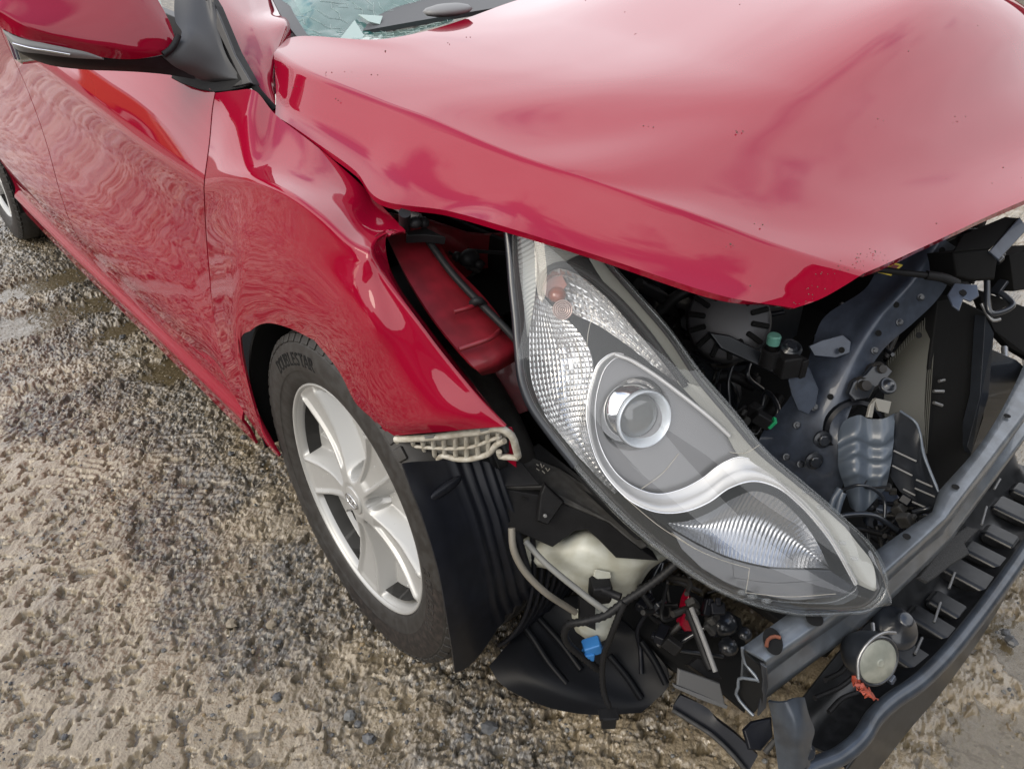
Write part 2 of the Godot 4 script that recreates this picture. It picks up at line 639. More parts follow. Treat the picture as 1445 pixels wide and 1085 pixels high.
func ground() -> void:
	var clump := noise(17.0, 1, 4)
	var lump := noise(3.0, 2, 3)
	var grit := noise(70.0, 3, 2)
	var zone := noise(1.6, 4, 4)
	var flakes := noise(95.0, 6, 2)
	var plates := noise(34.0, 7, 2)
	var cellular := noise(125.0, 5, 1, FastNoiseLite.TYPE_CELLULAR)
	cellular.cellular_return_type = FastNoiseLite.RETURN_DISTANCE
	var kinds := noise(125.0, 5, 1, FastNoiseLite.TYPE_CELLULAR)
	kinds.cellular_return_type = FastNoiseLite.RETURN_CELL_VALUE
	var clods := noise_tex(0.024, 40, Color.BLACK, Color.WHITE, 4, 2048)
	clods.color_ramp.offsets = PackedFloat32Array([0.0, 0.44, 0.56, 1.0])
	clods.color_ramp.colors = PackedColorArray([Color.BLACK, Color(0.25, 0.25, 0.25), Color(0.8, 0.8, 0.8), Color.WHITE])
	# a sheet with finer meshes where the camera stands near
	var xs := axis([[-4.5, 0.03], [-2.4, 0.012], [-1.5, 0.003], [-0.55, 0.008], [0.6, 0.03], [3.0, 0.03]])
	var zs := axis([[-6.0, 0.035], [-3.2, 0.008], [-1.3, 0.003], [0.95, 0.006], [1.3, 0.03], [2.2, 0.03]])
	var x0 := xs[0]
	var z0 := zs[0]
	var x1 := xs[-1]
	var z1 := zs[-1]
	var s := Shape.new()
	var g := []
	var tone := PackedColorArray()
	for z in zs:
		var row := PackedVector3Array()
		for x in xs:
			var zn := zone.get_noise_2d(x, z)
			# smooth, slimy mud in places, clotted grit in others; more grit close to the wheels
			var near := clampf(1.0 - absf(x + 0.85) / 0.7, 0, 1)
			var rough := smoothstep(-0.45, 0.2, zn + 0.35 * near - 0.5 * smoothstep(-1.05, -1.4, x) * smoothstep(-1.3, -0.6, z))
			if z > 0.55:
				rough *= 0.45
			var y := 0.009 * lump.get_noise_2d(x, z)
			var wx := x + 0.02 * clump.get_noise_2d(z * 1.7, x)
			var wz := z + 0.02 * clump.get_noise_2d(x * 1.7 + 4.0, z)
			var cl := clump.get_noise_2d(wx, wz)
			y += (0.0014 + 0.0024 * rough) * (absf(cl) * 1.7 - 0.35)
			# clods and smears: plates of mud with steep little edges
			var f1 := plates.get_noise_2d(wx * 0.75 + wz * 0.35, wz)
			var f2 := flakes.get_noise_2d(wx * 0.8 + wz * 0.3, wz)
			y += (0.0006 + 0.0015 * rough) * smoothstep(-0.06, 0.08, f1)
			y += (0.0004 + 0.0020 * rough) * smoothstep(-0.05, 0.08, f2)
			var pb := 0.5 - cellular.get_noise_2d(x, z) * 0.5
			var grain := rough * smoothstep(-0.1, 0.35, zone.get_noise_2d(x * 2.1 + 4.0, z * 2.1) + 0.25 * near)
			y += 0.0036 * grain * smoothstep(0.35, 0.9, pb) * (0.75 + 0.5 * kinds.get_noise_2d(x, z))
			y += 0.0012 * (0.3 + rough) * grit.get_noise_2d(x, z)
			# tyre prints: bars pressed in by a tread
			for t in [[-0.93, -0.80, 0.6, 0.07, 0.08], [-0.97, -0.60, 0.75, 0.08, 0.09], [-1.21, -1.13, -0.4, 0.05, 0.07], [-1.15, -0.84, 0.9, 0.05, 0.10], [-1.055, -0.666, 0.2, 0.05, 0.05], [-1.23, -0.55, 0.4, 0.07, 0.07], [-0.96, 0.12, 0.1, 0.035, 0.04]] if x < -0.8 and z < 0.3 and z > -1.4 else []:
				var dx: float = x - t[0]
				var dz: float = z - t[1]
				var a := dx * cos(t[2]) + dz * sin(t[2])
				var b := -dx * sin(t[2]) + dz * cos(t[2])
				var m := smoothstep(t[3], t[3] * 0.6, absf(a)) * smoothstep(t[4], t[4] * 0.6, absf(b))
				if m > 0.0:
					y = lerpf(y, 0.0045 * (smoothstep(-0.25, 0.25, sin(b * 330.0)) - 0.6) * smoothstep(0.0, 0.35, absf(sin(a * 130.0 + b * 30.0))) + 0.25 * y, m * 0.8)
			# hollows that hold water
			var pool := 0.0
			for q in [[-1.08, -1.80, 0.5, 0.13], [-0.9, -2.1, 0.4, 0.1], [-0.7, -1.55, 0.3, 0.07], [-0.62, -0.98, 0.16, 0.12], [-0.25, 0.93, 0.12, 0.09], [0.02, 0.93, 0.1, 0.14], [-0.45, 0.98, 0.1, 0.08], [-0.78, -1.2, 0.14, 0.1]]:
				pool = maxf(pool, 1.0 - Vector2((x - q[0]) / q[2], (z - q[1]) / q[3]).length())
			y = lerpf(y, y * 0.5 - 0.013, smoothstep(0.0, 0.3, pool + 0.45 * cl + 0.35 * f1))
			row.append(Vector3(x, y, z))
			# colour of the mud itself: wet grey-brown, darker grit showing through
			var dark := rough * smoothstep(0.05, 0.6, zone.get_noise_2d(x * 2.3 + 9.0, z * 2.3) + 0.45 * near)
			var c := Color(0.262, 0.211, 0.140).lerp(Color(0.150, 0.119, 0.078), clampf(0.8 * dark + 0.15 * grit.get_noise_2d(x + 3.0, z), 0, 1))
			var kv := kinds.get_noise_2d(x, z)
			c = c.lerp(Color(0.062, 0.060, 0.057) if kv < 0.1 else Color(0.17, 0.142, 0.105), grain * 0.75 * smoothstep(0.3, 0.6, pb) * smoothstep(0.0, 0.25, absf(kv - 0.1)))
			c = c.lerp(Color(0.12, 0.09, 0.05), 0.8 * smoothstep(0.0, 0.3, pool))
			tone.append(c)
		g.append(row)
	s.grid(g, Vector3.UP)
	s.c = tone
	var m := mat("mud", Color.WHITE, 0.42, 0.0, 0.75, null, 3.1, clods, 0.10)
	m.clearcoat_roughness = 0.12
	m.vertex_color_use_as_albedo = true
	m.metallic_specular = 0.5
	tag(put("ground", s, m), "", "", "", "structure")
	# the yard beyond, out to the horizon
	var far := Shape.new()
	var b := 300.0
	for q in [[-b, -b, b, z0], [-b, z1, b, b], [-b, z0, x0, z1], [x1, z0, b, z1]]:
		far.quad(Vector3(q[0], -0.002, q[1]), Vector3(q[2], -0.002, q[1]), Vector3(q[2], -0.002, q[3]), Vector3(q[0], -0.002, q[3]), Vector3.UP)
	tag(put("yard_ground", far, mat("far_mud", lin(0.20, 0.168, 0.118), 0.5, 0.0, 0.0, noise_tex(0.02, 41, Color(0.6, 0.6, 0.6), Color.WHITE, 5), 1.3, noise_tex(0.03, 42, Color.BLACK, Color.WHITE, 6), 1.2)), "", "", "", "structure")
	var w := Shape.new()
	w.quad(Vector3(x0, -0.0075, z0), Vector3(x1, -0.0075, z0), Vector3(x1, -0.0075, z1), Vector3(x0, -0.0075, z1), Vector3.UP)
	var wm := mat("water", lin(0.15, 0.115, 0.06, 0.35), 0.09, 0.0, 0.0, null, 2.0, noise_tex(0.012, 45, Color.BLACK, Color.WHITE, 4), 0.25)
	wm.transparency = BaseMaterial3D.TRANSPARENCY_ALPHA
	tag(put("puddle_water", w, wm), "", "", "", "structure")


# ---------------------------------------------------------------- body panels
var bonnet_grid := []

func body() -> void:
	var red: Material = mats["red_paint"]
	# bonnet: stations from the windscreen to the nose, each from its outer edge inwards over the crease
	var hood := [
		"-779.4,909,-230.6 -749.3,942,-280.7 -715,968,-339.6 -697.6,972,-369.1 -632.4,975,-453.2 -512.4,980,-316.7 -32.2,990,-486.7 972.4,1000,-974.9 740,930,-560",
		"-780.9,895,-119.1 -752.5,915,-160.9 -685.7,938,-261.6 -706.8,957,-204.5 -661.4,960,-199 -508,970,-121.8 -210.5,990,-156.4 400,1033.2,-283.3 745,960,-390",
		"-783.1,877,-4.2 -746.9,895,-48 -659.9,921,-148.3 -693.3,944,-74 -658.7,948,-59.9 -514.6,965,22.6 -241.5,986,39.7 420,1043.7,-90.6 750,965,-200",
		"-800.4,862,88.4 -750.2,880,59.9 -643,908,-29.8 -682.9,936,45.1 -655.4,939,61 -523.5,957,150.6 -281.9,981,211.8 420,1055.3,102.4 748,968,0",
		"-753.2,857,163.1 -702.9,869,138.3 -629.5,889,107.7 -676.6,923,181.2 -647.3,925,196.4 -503.6,941,263.5 -268.7,968,337.9 420,1059.5,270.5 745,960,150",
		"-738.1,860,269.1 -678.1,860,243.3 -607.3,876,243 -656.2,912,303.7 -632.8,914,319.2 -471.1,926,356 -195,940,413.5 516.3,995,398.1 735,925,320",
		"-688.9,843,386.8 -638.5,842,370.8 -556.8,855,364.3 -611.7,892,417.7 -568.1,889,421.4 -406.7,894,436.8 -108.2,897,479.6 487.5,914,484.3 700,880,450",
		"-637,822,492 -587.7,822,481.9 -522.9,836,478.7 -549.4,860,502 -504.9,856,503.9 -329.9,853,514.4 0.5,852,543.3 409,858,573.2 640,850,570",
		"-550.9,795,554.9 -526.5,800,558.8 -486.2,807,569.4 -463.8,823,588.2 -433.6,823,591.8 -318.4,815,594.8 -175.8,818,609.8 225.7,830,653.3 560,820,640"]
	var net_h := []
	for r in stations(hood):
		# from the edge up to the crease the skin is hollow: a flat lip, then a steeper rise
		var dy: float = r[3].y - r[0].y
		var row := PackedVector3Array([r[0], r[0].lerp(r[3], 0.16) - Vector3.UP * dy * 0.10, r[0].lerp(r[3], 0.36) - Vector3.UP * dy * 0.2, r[0].lerp(r[3], 0.68) - Vector3.UP * dy * 0.16])
		for k in range(3, r.size()):
			row.append(r[k])
		net_h.append(row)
	var hs := Shape.new()
	bonnet_grid = net(net_h, 0.012, [4])
	sheet(hs, bonnet_grid, 0.009, Vector3(-0.3, 1, 0))
	put("bonnet", hs, red, car)
	# front wing: stations from the door towards the nose, each from the bonnet gap over the crease down
	var wing := [
		"-822,931.6,-339.4 -836,909.3,-330 -861,868.9,-305.2 -886,817.8,-294.1 -887,799.2,-304.6 -874,694.5,-382.7 -876,515.3,-445.2 -885,361,-430.7 -880,301.6,-393.6 -872,249.2,-346",
		"-803,936.5,-311.4 -835,910,-265.4 -862,877.7,-237.3 -888,842.3,-217.5 -889,826.2,-225.8 -878,725.8,-303.1 -879,565.6,-357.3 -886,416.1,-352.1 -882,326.5,-325.8 -872,252.4,-280.9",
		"-788,941.3,-273.9 -825,915.4,-226 -858,883,-183.7 -889,856.7,-153.7 -890,841.5,-160.8 -880,744.5,-241.8 -880,617.2,-295.9 -886,492.4,-323.5 -886,410.2,-330.4 -884,321.1,-311.8",
		"-784,912.4,-215.9 -820,889.6,-166.5 -853,874.5,-123.5 -889,867.1,-81 -890,852.8,-86.9 -882,760.3,-171 -882,671.8,-219 -886,608.5,-251.6 -888,549.1,-279.4 -888,509.5,-299.9",
		"-784,891.1,-110.8 -815,877.6,-74.6 -848,868.2,-38.5 -888,869.7,-3.6 -889,856.6,-10.1 -882,779.8,-88.1 -882,703,-147 -886,648.8,-180.2 -888,605.4,-209.3 -888,565.4,-236.7",
		"-777,860.4,-17.5 -810,853,15 -845,854.8,45.5 -884,858.5,68.1 -886,847.7,65 -882,784.6,-3.8 -882,719.3,-66.6 -886,670.8,-105 -888,635.7,-132.8 -889,611.1,-159.7",
		"-772,835.8,34.8 -808,832.7,70.9 -842,835.5,99.9 -878,837.7,127.3 -881,827.4,124.8 -881,780.1,77.4 -882,721,16.3 -886,678.2,-23.9 -888,656.2,-50.7 -889,636.6,-75.2",
		"-790,827.2,119.8 -812,829.2,116.1 -835,830.3,124.3 -868,832.4,155.3 -874,823.8,158.1 -880,780.2,135.9 -884,735.8,96.3 -887,689.9,53 -888,663.2,24.1 -888,647.6,1.4",
		"-816,827,115.1 -828,822.3,114.1 -841,820.1,126.6 -864,805.1,174 -868,794.7,173.4 -878,756.1,179.9 -884,709.3,144.2 -886,664.5,101 -886,637.4,72.4 -886,624,53.7",
		"-822,771.7,131.2 -828,769.8,149.2 -840,764.3,181.1 -854,759.1,227 -858,746.4,226.5 -873,710.5,210.7 -881,660.3,172.5 -883,613,128.7 -882,587.6,103.7 -882,578.9,86.8",
		"-815,723.7,185.4 -819,721.5,199.8 -829,717.3,230.6 -841,713.1,268.9 -845,701.2,268.7 -866,672.4,254 -877,632.4,217.9 -880,588.8,170.8 -879,567.9,144.7 -879,555.1,126",
		"-804,667.2,257.4 -808,665.9,269.4 -816,667.1,289.1 -826,669.5,314.9 -831,661.9,316.4 -853,648.8,296.3 -870,624.9,257.2 -876,589.2,204 -876,563.9,169.6 -876,545.1,145.2",
		"-798,632.9,306.3 -800,632.7,312.8 -805,636.3,325.4 -812,641.4,342.7 -816,641.1,344.5 -840,632.7,313.3 -860,616.2,273.5 -870,590.8,225.2 -874,571.7,192 -874,547.4,153.5"]
	var net_w := stations(wing)
	for k in net_w.size():   # the flank swells out below the crease
		var f: float = [0.0, 0.35, 0.7, 1.0, 1.0, 1.0, 1.0, 1.0, 0.9, 0.6, 0.35, 0.15, 0.0][k]
		for q in 4:
			net_w[k][5 + q].x -= f * [0.013, 0.014, 0.008, 0.003][q]
	var ws := Shape.new()
	sheet(ws, net(net_w, 0.01, [3, 4], [7]), 0.005, Vector3(-1, 0.3, 0))
	put("front_wing", ws, red, car)
	# doors and rear quarter: one profile carried along the flank
	var prof := [[-0.816, 0.941], [-0.842, 0.908], [-0.867, 0.86], [-0.8855, 0.803], [-0.8862, 0.79], [-0.873, 0.70], [-0.871, 0.60], [-0.879, 0.48], [-0.878, 0.40], [-0.867, 0.335], [-0.868, 0.285], [-0.8745, 0.273], [-0.8775, 0.262], [-0.873, 0.25], [-0.860, 0.19]]
	var shut := pts("-822,931.6,-339.4 -836,909.3,-330 -861,868.9,-305.2 -886,817.8,-294.1 -887,799.2,-304.6 -874,694.5,-382.7 -876,515.3,-445.2 -885,361,-430.7 -880,301.6,-393.6 -872,249.2,-346")
	var flank := func(z0: float, z1: float, steps: int, last: int, first := 0) -> Array:
		var st := []
		for k in steps + 1:
			var z := lerpf(z0, z1, float(k) / steps)
			var rise := clampf((-0.33 - z) / 1.04, 0, 2)
			var row := PackedVector3Array()
			for j in range(first, last + 1):
				var p: Array = prof[j]
				var up := smoothstep(0.42, 0.80, p[1])
				var zz := z
				if k == 0 and z0 > -0.4:   # the shut line follows the wing's edge
					var e: int = mini(j, 4)
					var w: Vector3 = shut[e]
					if j > 4:
						for q in range(4, shut.size() - 1):
							if shut[q + 1].y <= p[1]:
								w = shut[q].lerp(shut[q + 1], (shut[q].y - p[1]) / (shut[q].y - shut[q + 1].y))
								break
					row.append(w + Vector3(0, 0, -0.004))
					continue
				row.append(Vector3(p[0] + 0.012 * smoothstep(-1.5, -2.9, z) + 0.02 * smoothstep(-2.2, -3.4, z), p[1] + up * (0.105 * rise if j < 5 else 0.08 * rise), zz))
			st.append(row)
		return st
	for d in [["front_door", -0.37, -1.44], ["rear_door", -1.446, -2.30]]:
		var s := Shape.new()
		sheet(s, net(flank.call(d[1], d[2], 6, 9), 0.012, [3, 4]), 0.006, Vector3(-1, 0, 0))
		put(d[0], s, red, car)
	var s := Shape.new()
	sheet(s, net(flank.call(-0.43, -2.29, 8, 14, 9), 0.012, [2, 3]), 0.006, Vector3(-1, 0, 0))
	put("sill", s, red, car)


# ---------------------------------------------------------------- wheels, mirror, glass
func make_wheel(called: String) -> Node3D:
	# local frame: the axle runs along y, outwards; y = 0 is the plane of the rim's lip
	var w := Node3D.new()
	w.name = called
	car.add_child(w, true)
	var id := Transform3D()
	var t := Shape.new()
	var prof := [Vector2(0.2, -0.205), Vector2(0.225, -0.203), Vector2(0.262, -0.214), Vector2(0.296, -0.206), Vector2(0.308, -0.195), Vector2(0.3145, -0.18)]
	for gr in [-0.145, -0.118, -0.09, -0.063]:
		prof.append_array([Vector2(0.316, gr - 0.007), Vector2(0.3155, gr - 0.005), Vector2(0.309, gr - 0.004), Vector2(0.309, gr + 0.004), Vector2(0.3155, gr + 0.005), Vector2(0.316, gr + 0.007)])
	prof.append_array([Vector2(0.3155, -0.03), Vector2(0.3135, -0.016), Vector2(0.307, -0.003), Vector2(0.3035, 0.0), Vector2(0.303, 0.0025), Vector2(0.294, 0.008), Vector2(0.2935, 0.0095), Vector2(0.279, 0.0125), Vector2(0.262, 0.0135), Vector2(0.247, 0.0115), Vector2(0.2465, 0.0095), Vector2(0.236, 0.0075), Vector2(0.2255, 0.0035), Vector2(0.2195, -0.002), Vector2(0.216, -0.010)])
	t.lathe(prof, id, 120)
	var tyre := put("tyre", t, mats["rubber"], w)
	# shoulder blocks of the tread, and the ring of mud dried onto the sidewall
	var blocks := Shape.new()
	for k in 66:
		var a := TAU * k / 66.0
		var b := Basis(Vector3.UP, a)
		blocks.box(b * Vector3(0.3015, 0.0015, 0), Vector3(0.016, 0.009, 0.021), 0.002, b * Basis(Vector3.BACK, -0.62))
	put("tread_blocks", blocks, mats["rubber"], w)
	var dirt := Shape.new()
	dirt.lathe([Vector2(0.2925, 0.0098), Vector2(0.279, 0.01295), Vector2(0.262, 0.01395), Vector2(0.248, 0.0121)], id, 40, false, -0.1, 1.75)
	put("dried_mud", dirt, mats["dusty_rubber"], w)
	# the spoked face: height over the disc as a function of radius and angle
	var face := Shape.new()
	var g := []
	var hole := {}
	var nr := 74
	var na := 400
	for r in nr + 1:
		var rad := lerpf(0.026, 0.2135, float(r) / nr)
		var row := PackedVector3Array()
		for q in na + 1:
			var a := TAU * q / na
			var best := 10.0
			for k in 5:
				var d := wrapf(a - deg_to_rad(-128.0 + 72.0 * k), -PI, PI)
				if absf(d) < absf(best):
					best = d
			var s := rad * cos(best)
			var tt := absf(rad * sin(best))
			var run := clampf((rad - 0.05) / 0.15, 0, 1)
			var wr := lerpf(0.014, 0.039, run)                                   # half width of the spoke's plate
			var f := -0.003 - 0.010 * sin(PI * clampf((rad - 0.03) / 0.17, 0, 1))
			var h := f
			h -= 0.0065 * smoothstep(wr - 0.0055, wr - 0.0085, tt) * smoothstep(0.055, 0.07, rad)   # plate sunk between two raised edges
			var fall := clampf((tt - wr) / 0.015, 0, 1)
			h -= 0.034 * fall * smoothstep(0.035, 0.07, rad)
			var lug := Vector2(s - 0.057, tt).length() if false else Vector2(rad * cos(absf(best) - PI / 5) - 0.055, rad * sin(absf(best) - PI / 5)).length()
			h -= 0.022 * smoothstep(0.0125, 0.0100, lug)
			if rad < 0.034:
				h = lerpf(h, -0.005, smoothstep(0.034, 0.030, rad))
			h = lerpf(h, -0.005, smoothstep(0.2, 0.2125, rad))
			var off := absf(best) - PI / 5
			var across := rad * sin(off)
			var open := smoothstep(0.0, 0.006, minf(minf(rad - 0.102, 0.190 - rad), lerpf(0.008, 0.033, (rad - 0.102) / 0.088) - absf(across + 0.003 * signf(best))))
			hole[r * (na + 1) + q] = open > 0.6
			h = lerpf(h, -0.055, 1.0 if open > 0.6 else 0.0)
			row.append(Vector3(cos(a) * rad, h, sin(a) * rad))
		g.append(row)
	face.grid(g, Vector3.UP, func(r: int, q: int) -> bool: return not (hole[r * (na + 1) + q] and hole[(r + 1) * (na + 1) + q] and hole[r * (na + 1) + q + 1] and hole[(r + 1) * (na + 1) + q + 1]))
	face.lathe([Vector2(0.2125, -0.0052), Vector2(0.2145, -0.001), Vector2(0.2175, 0.0005), Vector2(0.2195, -0.001), Vector2(0.2195, -0.006)], id, 120)
	put("rim", face, mats["alloy"], w)
	var inner := Shape.new()
	inner.lathe([Vector2(0.19, -0.20), Vector2(0.186, -0.05), Vector2(0.2, -0.015)], id, 64)
	inner.lathe([Vector2(0.2, -0.015), Vector2(0.186, -0.05), Vector2(0.19, -0.20)], id, 64)
	put("rim_barrel", inner, mat("barrel", lin(0.045, 0.044, 0.042), 0.6), w)
	var disc := Shape.new()
	disc.lathe([Vector2(0.14, -0.10), Vector2(0.14, -0.078), Vector2(0.07, -0.078), Vector2(0.065, -0.06), Vector2(0, -0.06)], id, 48, true)
	put("brake_disc", disc, mats["rust"], w)
	var back := Shape.new()
	back.lathe([Vector2(0.186, -0.15), Vector2(0.0, -0.15)], id, 32, true)
	back.box(Vector3(0.1, -0.08, 0.07), Vector3(0.09, 0.06, 0.13), 0.01)
	put("brake_caliper", back, mats["black_metal"], w)
	# hub cap with its slanted oval emblem
	var cap := Shape.new()
	cap.lathe([Vector2(0.0265, -0.012), Vector2(0.0265, -0.004), Vector2(0.025, -0.0015), Vector2(0.0, 0.0005)], id, 40)
	put("hub_cap", cap, mats["alloy"], w)
	var em := Shape.new()
	var ring := PackedVector3Array()
	for k in 33:
		var a := TAU * k / 32.0
		ring.append(Vector3(cos(a) * 0.0195, 0.0010, sin(a) * 0.0115))
	em.tube(ring, 0.0013, 6, false)
	for s in [-1.0, 1.0]:
		em.tube(PackedVector3Array([Vector3(0.006 * s - 0.004, 0.0012, 0.0085), Vector3(0.006 * s, 0.0014, 0), Vector3(0.006 * s + 0.004, 0.0012, -0.0085)]), 0.0012, 6)
	em.tube(PackedVector3Array([Vector3(-0.0062, 0.0013, 0.002), Vector3(0, 0.0014, 0.0), Vector3(0.0062, 0.0013, -0.002)]), 0.0011, 6)
	put("emblem", em, mats["chrome"], w)
	var rng := RandomNumberGenerator.new()
	rng.seed = 5
	var drops := Shape.new()
	for k in 120:
		var a := rng.randf() * TAU
		var q := rng.randi_range(14, nr - 4)
		var col := int(a / TAU * na)
		if hole[q * (na + 1) + col]:
			continue
		var p: Vector3 = g[q][col]
		var dr := rng.randf_range(0.0007, 0.0021)
		drops.ball(p, Vector3(dr, dr * 0.6, dr), Basis(), 8)
	var water := mat("drop", lin(0.9, 0.92, 0.95, 0.12), 0.02)
	water.transparency = BaseMaterial3D.TRANSPARENCY_ALPHA
	tag(put("water_drops", drops, water, w), "", "", "", "stuff")
	return w

func lettering(w: Node3D, text: String, r: float, at_deg: float, size: float, h: float, m: Material, spread := 0.78) -> void:
	# raised letters round the sidewall, the tops of the letters outwards
	var f := SystemFont.new()
	f.font_names = PackedStringArray(["Droid Sans"])
	f.font_weight = 700
	for k in text.length():
		if text[k] == " ":
			continue
		var a := deg_to_rad(at_deg) + (k - (text.length() - 1) * 0.5) * size * spread / r
		var t := TextMesh.new()
		t.font = f
		t.text = text[k]
		t.font_size = 32
		t.pixel_size = size / 32.0 * 1.35
		t.depth = 0.0016
		t.curve_step = 2.0
		var o := MeshInstance3D.new()
		o.name = "letter"
		o.mesh = t
		o.material_override = m
		var up := Vector3(cos(a), 0, sin(a))
		var right := up.cross(Vector3.UP) * -1.0
		right = Vector3(-sin(a), 0, cos(a))
		o.transform = Transform3D(Basis(right, up, right.cross(up)), up * r + Vector3.UP * h)
		w.add_child(o, true)

func wheels() -> void:
	var lip := Vector3(-0.72, 0.31, 0)
	var w := make_wheel("front_wheel")
	var steer: float = -0.051
	var b := Basis(Vector3.UP, steer)
	# axle: local y -> world -x; local x -> world z; so local z -> world y, negative
	w.transform = Transform3D(b * Basis(Vector3(0, 0, 1), Vector3(-1, 0, 0), Vector3(0, -1, 0)), lip + b * Vector3(-0.145, 0, 0))
	lettering(w, "DOUBLESTAR", 0.268, -117.0, 0.0235, 0.0128, mats["dark"])
	lettering(w, "205/55R16", 0.262, 4.0, 0.017, 0.0132, mats["rubber"], 0.95)
	var rw: Node3D = w.duplicate()
	rw.name = "rear_wheel"
	car.add_child(rw, true)
	rw.transform = Transform3D(Basis(Vector3(0, 0, 1), Vector3(-1, 0, 0), Vector3(0, -1, 0)) * Basis(Vector3.UP, 0.4), Vector3(-0.865, 0.31, -2.65))
	# wheel arch liner: the sheet that hangs in front of the tyre, and the dark shell over it
	var flap := net(stations([
		"-901.4,557.5,228.8 -887.7,555.6,232.2 -868.2,550.5,237.5 -843.4,543.5,244.4 -817.8,536.1,251.2 -796.5,526.7,259.4 -781,514.8,268.9 -771,499,280.2",
		"-907.7,531.7,255.1 -891.6,527.7,259.8 -871.8,521.7,264.8 -847.5,513.8,270.9 -823.2,504.1,277.9 -802,491.6,286.3 -785.8,476.9,295.1 -773.3,463.3,302.4",
		"-909.8,507.8,274.1 -892.3,500.9,280.1 -870.9,491.6,286.2 -847.8,481.3,292.5 -824.5,468.8,299.5 -802,454.1,306.9 -785.9,439.9,313.1 -771.4,425.9,318.6",
		"-913.4,473.6,295.8 -895.2,463.4,302.3 -874,452.8,307.5 -850.9,441,312.7 -826.3,425.8,318.6 -803.8,411.2,323.5 -785.6,396.2,327.9 -768.8,381.4,331.4",
		"-916.8,432.7,314.9 -896.2,420.6,320.4 -873.5,408.6,324.4 -849.8,395.6,328 -825.1,380.4,331.6 -800.2,364.6,334.6 -779.2,350.7,336.5 -762.6,339.5,337.7",
		"-922.3,346.4,335 -900,338.5,336.8 -874.7,330.4,337.4 -848.1,324.6,337.7 -820.6,318.5,337.9 -792,312,338 -771.4,308.8,338 -753.3,307.8,338",
		"-903,204,317.8 -881.9,199.6,317.3 -853.9,208.3,320.2 -827.6,228.6,326 -800.4,250.5,330.7 -774.9,261.3,332.5 -757.5,268.2,333.4 -742.2,269.6,333.6"]), 0.006)
	for row in flap:   # the inner half is drawn into ribs that follow the tyre
		for k in row.size():
			var f: float = float(k) / row.size()
			var out: Vector3 = (row[k] - Vector3(row[k].x, 0.31, 0)).normalized()
			row[k] += out * (0.0035 * sin(f * 62.0) * smoothstep(0.42, 0.6, f) + 0.006 * sin(f * 6.0 + row[k].y * 4.0))
	var fs := Shape.new()
	sheet(fs, flap, 0.003, Vector3(0, 0, 1))
	put("arch_liner_flap", fs, mats["liner"], car)
	var dent := Shape.new()
	dent.ball(Vector3(-0.8606, 0.5151, 0.2687), Vector3(0.032, 0.009, 0.006), Basis(Vector3.BACK, 0.15))
	put("liner_boss", dent, mats["liner"], car)
	var ribs := Shape.new()
	for k in 9:
		var g := PackedVector3Array()
		for j in 15:
			var a := lerpf(0.45, -0.62, j / 14.0)
			var x := -0.745 + 0.017 * k - 0.03 * (j / 14.0)
			g.append(Vector3(x, 0.31 + 0.340 * sin(a), 0.340 * cos(a)))
		ribs.tube(g, 0.0042, 6)
	put("liner_ribs", ribs, mats["liner"], car)
	var arch := Shape.new()
	var gg := []
	for j in 25:
		var a := lerpf(1.2, PI + 0.22, j / 24.0)
		var row := PackedVector3Array()
		for x in [-0.874, -0.85, -0.78, -0.7, -0.6, -0.5]:
			var rr: float = 0.352 if x > -0.86 else 0.345
			row.append(Vector3(x, 0.315 + rr * sin(a), rr * cos(a)))
		gg.append(row)
	sheet(arch, gg, 0.004, Vector3(0, -1, 0))
	put("wheel_arch_liner", arch, mats["dark"], car)
	var rear := Shape.new()
	gg = []
	for j in 21:
		var a := lerpf(-0.35, PI + 0.2, j / 20.0)
		var row := PackedVector3Array()
		for x in [-0.868, -0.8, -0.7, -0.58]:
			row.append(Vector3(x, 0.32 + 0.362 * sin(a), -2.65 + 0.362 * cos(a)))
		gg.append(row)
	sheet(rear, gg, 0.004, Vector3(0, -1, 0))
	put("rear_arch_liner", rear, mats["dark"], car)
	for q in [Vector3(-0.56, 0.48, -0.05), Vector3(-0.56, 0.48, -2.65)]:
		var wall := Shape.new()
		wall.box(q, Vector3(0.01, 0.5, 0.55), 0.002)
		put("inner_arch_wall", wall, mats["dark"], car)
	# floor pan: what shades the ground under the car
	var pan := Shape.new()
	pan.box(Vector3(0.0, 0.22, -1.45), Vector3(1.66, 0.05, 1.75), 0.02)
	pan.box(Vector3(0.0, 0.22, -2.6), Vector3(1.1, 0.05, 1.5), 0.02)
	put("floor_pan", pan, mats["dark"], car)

	# door mirror
	var mir := Node3D.new()
	mir.name = "door_mirror"
	car.add_child(mir, true)
